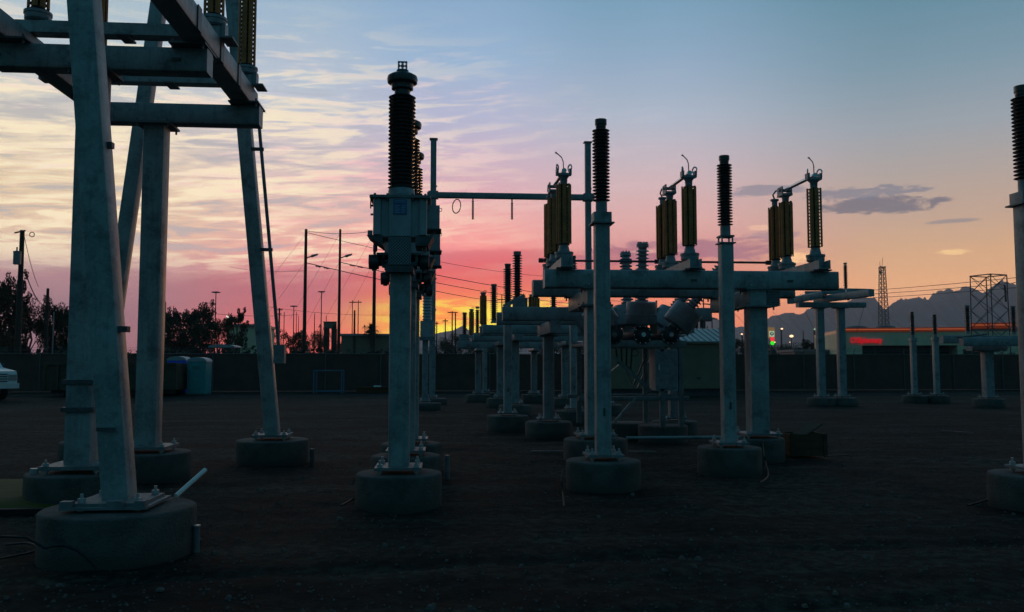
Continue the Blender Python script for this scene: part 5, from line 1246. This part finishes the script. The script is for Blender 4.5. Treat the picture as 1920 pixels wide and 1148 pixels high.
# street lights on the right
for i, (px, py, D, mt_, r) in enumerate(((1466, 617, 150, glow_o, .2), (1484, 631, 155, glow_o, .34), (1528, 618, 140, signw, .22), (1436, 632, 150, glow_w, .22), (1391, 627, 150, glow_o, .17), (1378, 635, 160, glow_o, .12), (325, 574, 180, glow_r, .12), (1481, 642, 160, glow_o, .1), (1439, 642, 150, glow_o, .1), (1453, 642, 150, glow_o, .12), (1481, 660, 120, glow_o, .08), (1502, 665, 120, glow_o, .08))):
    q = AD(px, py, D); lbs = ['pinkish street lamp glowing right of the lit sign', 'brightest red-rimmed lamp left of the thin columns', 'pale greenish lamp beside the left thin column', 'white lamp just left of the lit sign', 'small lamp between the right post and right column', 'tiny lamp beside the right insulator post', 'tiny red light above the trees left of the round tree', 'tiny lamp below the brightest lamp', 'tiny yellow lamp left of the green light', 'tiny yellow lamp right of the green light', 'tiny lamp low among the dark shapes left', 'tiny lamp low among the dark shapes right']
    root = thing('street_lamp', lbs[i], 'street lamp', (q.x, q.y, 0), 'far street lamps'); MB().lathe(q + Vector((0, 0, -r * .5)), (0, 0, 1), [(r * .3, 0), (r, r * .4), (r, r * .9), (r * .3, r * 1.3)], 10).build('lamp_head', mt_, root); MB().cyl((q.x, q.y + .1, -.1), (q.x, q.y + .1, q.z - r * .5), .07, n=6).build('post', darkst, root)
# pylon sign
D = 120; q = AD(1447, 624, D); u = D / F
root = thing('pylon_sign', 'lit roadside sign with a round Y emblem and red and green panels', 'sign', (q.x, q.y, 0))
MB().box(q.x - .12, q.x + .12, q.y + .1, q.y + .3, -.2, q.z - 10 * u).build('sign_post', darkst, root)
sg = MB().box(q.x - 6 * u, q.x + 6 * u, q.y, q.y + .4, q.z - 10 * u, q.z + 10 * u).build('sign_case', signy, root)
pn = MB().box(q.x - 4.6 * u, q.x + 4.6 * u, q.y - .04, q.y - .003, q.z - 7.5 * u, q.z + 3 * u).build('sign_face', signw, root)
mb = MB().lathe((q.x, q.y - .045, q.z - 2 * u), (0, -1, 0), [(3.6 * u, 0), (3.6 * u, .02)], 24); o_ = mb.build('round_emblem', signb, root); o_.parent = pn
mb = MB()
for a_, b_ in (((0, -2.4), (0, 0)), ((0, 0), (-1.8, 2.2)), ((0, 0), (1.8, 2.2))): mb.bar((q.x + a_[0] * u, q.y - .075, q.z + (a_[1] - 2) * u), (q.x + b_[0] * u, q.y - .075, q.z + (b_[1] - 2) * u), 1.1 * u, .02, (0, 1, 0))
o_ = mb.build('letter_y', signw, root); o_.parent = pn
MB().lathe(AD(1448, 636.5, D), (0, -1, 0), [(4.2 * u, 0), (4.2 * u, .12), (3 * u, .3)], 16).build('red_light', glow_r, root)
MB().lathe(AD(1448, 643.5, D), (0, -1, 0), [(3.8 * u, 0), (3.8 * u, .12), (2.8 * u, .3)], 16).build('green_light', glow_g, root)

# ---------------------------------------------------------------- pharmacy
def textmesh(s, size, ext, name, mt_, parent, loc, rot=(PI / 2, 0, 0), shear=0.0):
    cu = bpy.data.curves.new(name, 'FONT'); cu.body = s; cu.size = size; cu.extrude = ext; cu.shear = shear; cu.offset = size * .018
    tmp = bpy.data.objects.new(name + '_tmp', cu); COL.objects.link(tmp); bpy.context.view_layer.update()
    me = bpy.data.meshes.new_from_object(tmp.evaluated_get(bpy.context.evaluated_depsgraph_get())); bpy.data.objects.remove(tmp)
    me.materials.clear(); me.materials.append(mt_); o = bpy.data.objects.new(name, me); COL.objects.link(o)
    o.parent = parent; o.location = loc; o.rotation_euler = rot; return o
def shop():
    A_ = AD(1584, 640, 100); B_ = AD(1962, 640, 96); A_.z = B_.z = 0
    root = thing('pharmacy_building', 'low pale shop with lit red roof edge and red pharmacy lettering behind the fence', 'building', A_)
    d = (B_ - A_); W_ = d.length; rz = math.atan2(d.y, d.x)
    def P(mb, n, m_): return mb.build(n, m_, root, off=Vector((0, 0, 0)))
    u = 100 / F; zt = AD(1584, 615, 100).z; zc = AD(1640, 648, 99).z; zb_ = 0
    wl = P(MB().box(0, W_, 0, 22, zc, zt - .5), 'wall', stucco)
    P(MB().box(0, 1.9, .01, 21, -.2, zc - .003), 'corner_pier', stucco)
    P(MB().box(12.2, W_, .01, 21.9, -.2, zc - .003), 'side_wall', stucco)
    P(MB().box(1.9, 12.2, 3.2, 3.6, -.2, zc - .003), 'canopy_recess', brickm)
    P(MB().box(-.08, 13.6, -.10, -.003, zt - .48, zt - .02), 'fascia', redtr)
    P(MB().box(-.12, 13.6, -.2, -.103, zt - .26, zt - .17), 'lit_edge', redneon)
    P(MB().box(13.6, 18.4, -.25, -.003, zt - .2, zt + .45), 'raised_fascia', redtr); P(MB().box(13.6, 18.4, -.36, -.253, zt + .15, zt + .24), 'lit_edge', redneon)
    P(MB().box(0, W_, .003, 22, zt - .498, zt - .1), 'parapet', castm)
    for x, w_ in ((1.0, 3.0), (4.6, 2.6)):
        P(MB().lathe((x + w_ / 2, 6, zt - .1), (0, 0, 1), [(w_ / 2, 0), (w_ / 2, .3), (w_ / 2.6, .5), (.1, .6)], 20), 'rooftop_unit', darkst)
    for x in (4.0, 7.2, 10.2): P(MB().box(x - .06, x + .06, 3.12, 3.19, .2, zc - .1), 'mullion', castm)
    P(MB().box(12.8, 15.0, -.12, -.004, 2.3, 3.3), 'wall_panel', leafm)
    P(MB().box(12.2, 20, -.5, -.13, 2.55, 2.7), 'awning_edge', galv_far)
    tx = textmesh('CVS/pharmacy', .86, .05, 'sign_lettering', redlet, root, (.62, -.1, AD(1610, 643, 100).z + .0), shear=.0)
    root.rotation_euler = (0, 0, rz)
    bb = [v.co.x for v in tx.data.vertices]; w_ = max(bb) - min(bb); tgt = 3.45; tx.scale = (tgt / w_, 1, 1)
shop()
# comm mast
def lattice(name, label, px, top, bot, D, w0, w1, nseg, mt_, r, cat, cap=None):
    p = AD(px, top, D); b0 = AD(px, bot, D); zt = p.z; zb_ = 0.0; root = thing(name, label, cat, (p.x, p.y, 0))
    def corners(z):
        k = (z - zb_) / (zt - zb_); w = w0 + (w1 - w0) * k; return [Vector((p.x + sx * w / 2, p.y + sy * w / 2, z)) for sx, sy in ((-1, -1), (1, -1), (1, 1), (-1, 1))]
    for c in range(4): MB().cyl(corners(zb_)[c], corners(zt)[c], r, n=6).build('mast_leg', mt_, root)
    for j in range(nseg):
        z0 = zb_ + (zt - zb_) * j / nseg; z1 = zb_ + (zt - zb_) * (j + 1) / nseg; A_ = corners(z0); B_ = corners(z1); mb = MB()
        for c in range(4):
            c2 = (c + 1) % 4; mb.cyl(A_[c], B_[c2], r * .6, n=4); mb.cyl(A_[c2], B_[c], r * .6, n=4)
        mb.build('bracing', mt_, root)
    mb = MB(); A_ = corners(zt)
    for c in range(4): mb.cyl(A_[c], A_[(c + 1) % 4], r, n=5)
    mb.build('top_ring', mt_, root); return root, p, corners
mred = mat('red_white_mast_paint', (.30, .17, .14), .7, 0, .2, .2)
rt, p, cf = lattice('radio_mast', 'tall slender red and white radio mast in front of the mountains', 1654, 501, 640, 300, 3.4, 1.5, 22, mred, .13, 'radio mast')
MB().cyl((p.x, p.y, p.z), (p.x + .3, p.y, p.z + 3.4), .07, n=5).build('antenna', mred, rt); MB().cyl((p.x - .8, p.y, p.z), (p.x - .8, p.y, p.z + 2), .07, n=5).build('antenna', mred, rt)
q = AD(1651, 511, 299); MB().lathe(q, (0, -1, 0), [(.55, 0), (.5, .2), (.1, .3)], 14).build('dish', castm, rt)
mb = MB()
for sx in (-1, 1): mb.cyl((p.x + sx * .9 - .5, p.y, p.z - .3), (p.x + sx * .9 + .5, p.y, p.z + .4), .12, n=5)
mb.build('antenna_arm', mred, rt)
rt, p, cf = lattice('lattice_tower', 'open square lattice tower near the right edge in front of the mountains', 1853, 517, 640, 84, 2.4, 2.25, 6, darkst, .055, 'lattice tower')
rt.rotation_euler = (0, 0, R(18))
q = AD(1884, 535, 84); mb = MB().cyl(q, AD(1886, 566, 84), .1, n=8); mb.cyl(AD(1880, 535, 84), q, .05, n=5)
single(mb, 'riser_bushing', darkst, 'short dark vertical insulator hanging right of the lattice tower', 'insulator', q)
for i, (a_, b_) in enumerate((((1500, 552), (1980, 513)), ((1500, 558), (1980, 523)), ((1500, 564), (1980, 533)))): wire((a_, b_), 130, 78, ['uppermost', 'middle', 'lowest'][i] + ' of three long wires crossing the mountains at right', .03, .25)
for i, (a_, b_) in enumerate((((1449, 585), (1475, 610)), ((1510, 585), (1530, 625)), ((1620, 575), (1606, 625)), ((1352, 560), (1425, 640)))): wire((a_, b_), 70, 75, ['guy wire left of the lit sign', 'guy wire left of the thin columns', 'guy wire right of the thin columns', 'guy wire beside the right column'][i], .014)
q = AD(1643, 590, 120); single(MB().lathe(q, (0, 0, 1), [(.1, -.5), (.3, -.45), (.2, 0), (.32, .4), (.1, .5)], 8), 'wind_sock', darkst, 'small dark hanging shape left of the radio mast', 'bird', q) if False else None

# parked vehicles / equipment seen darkly over the fence right of the column
bbox('dark blue low shed left of the shop behind the fence', 1490, 1560, 660, 690, 110, castm, dep=5)

# ---------------------------------------------------------------- haze
HAZE = True
if HAZE:
    hz = MB().box(-3800, 5200, -200, 6200, -25, 440)
    hm = bpy.data.materials.new('evening_haze'); hm.use_nodes = True; t = hm.node_tree; t.nodes.remove(t.nodes['Principled BSDF'])
    pv = t.nodes.new('ShaderNodeVolumePrincipled'); pv.inputs['Color'].default_value = (.86, .86, .95, 1); pv.inputs['Density'].default_value = HAZE_D; pv.inputs['Anisotropy'].default_value = .35
    t.links.new(pv.outputs[0], t.nodes['Material Output'].inputs['Volume'])
    o = hz.build('haze', hm); o['kind'] = 'stuff'
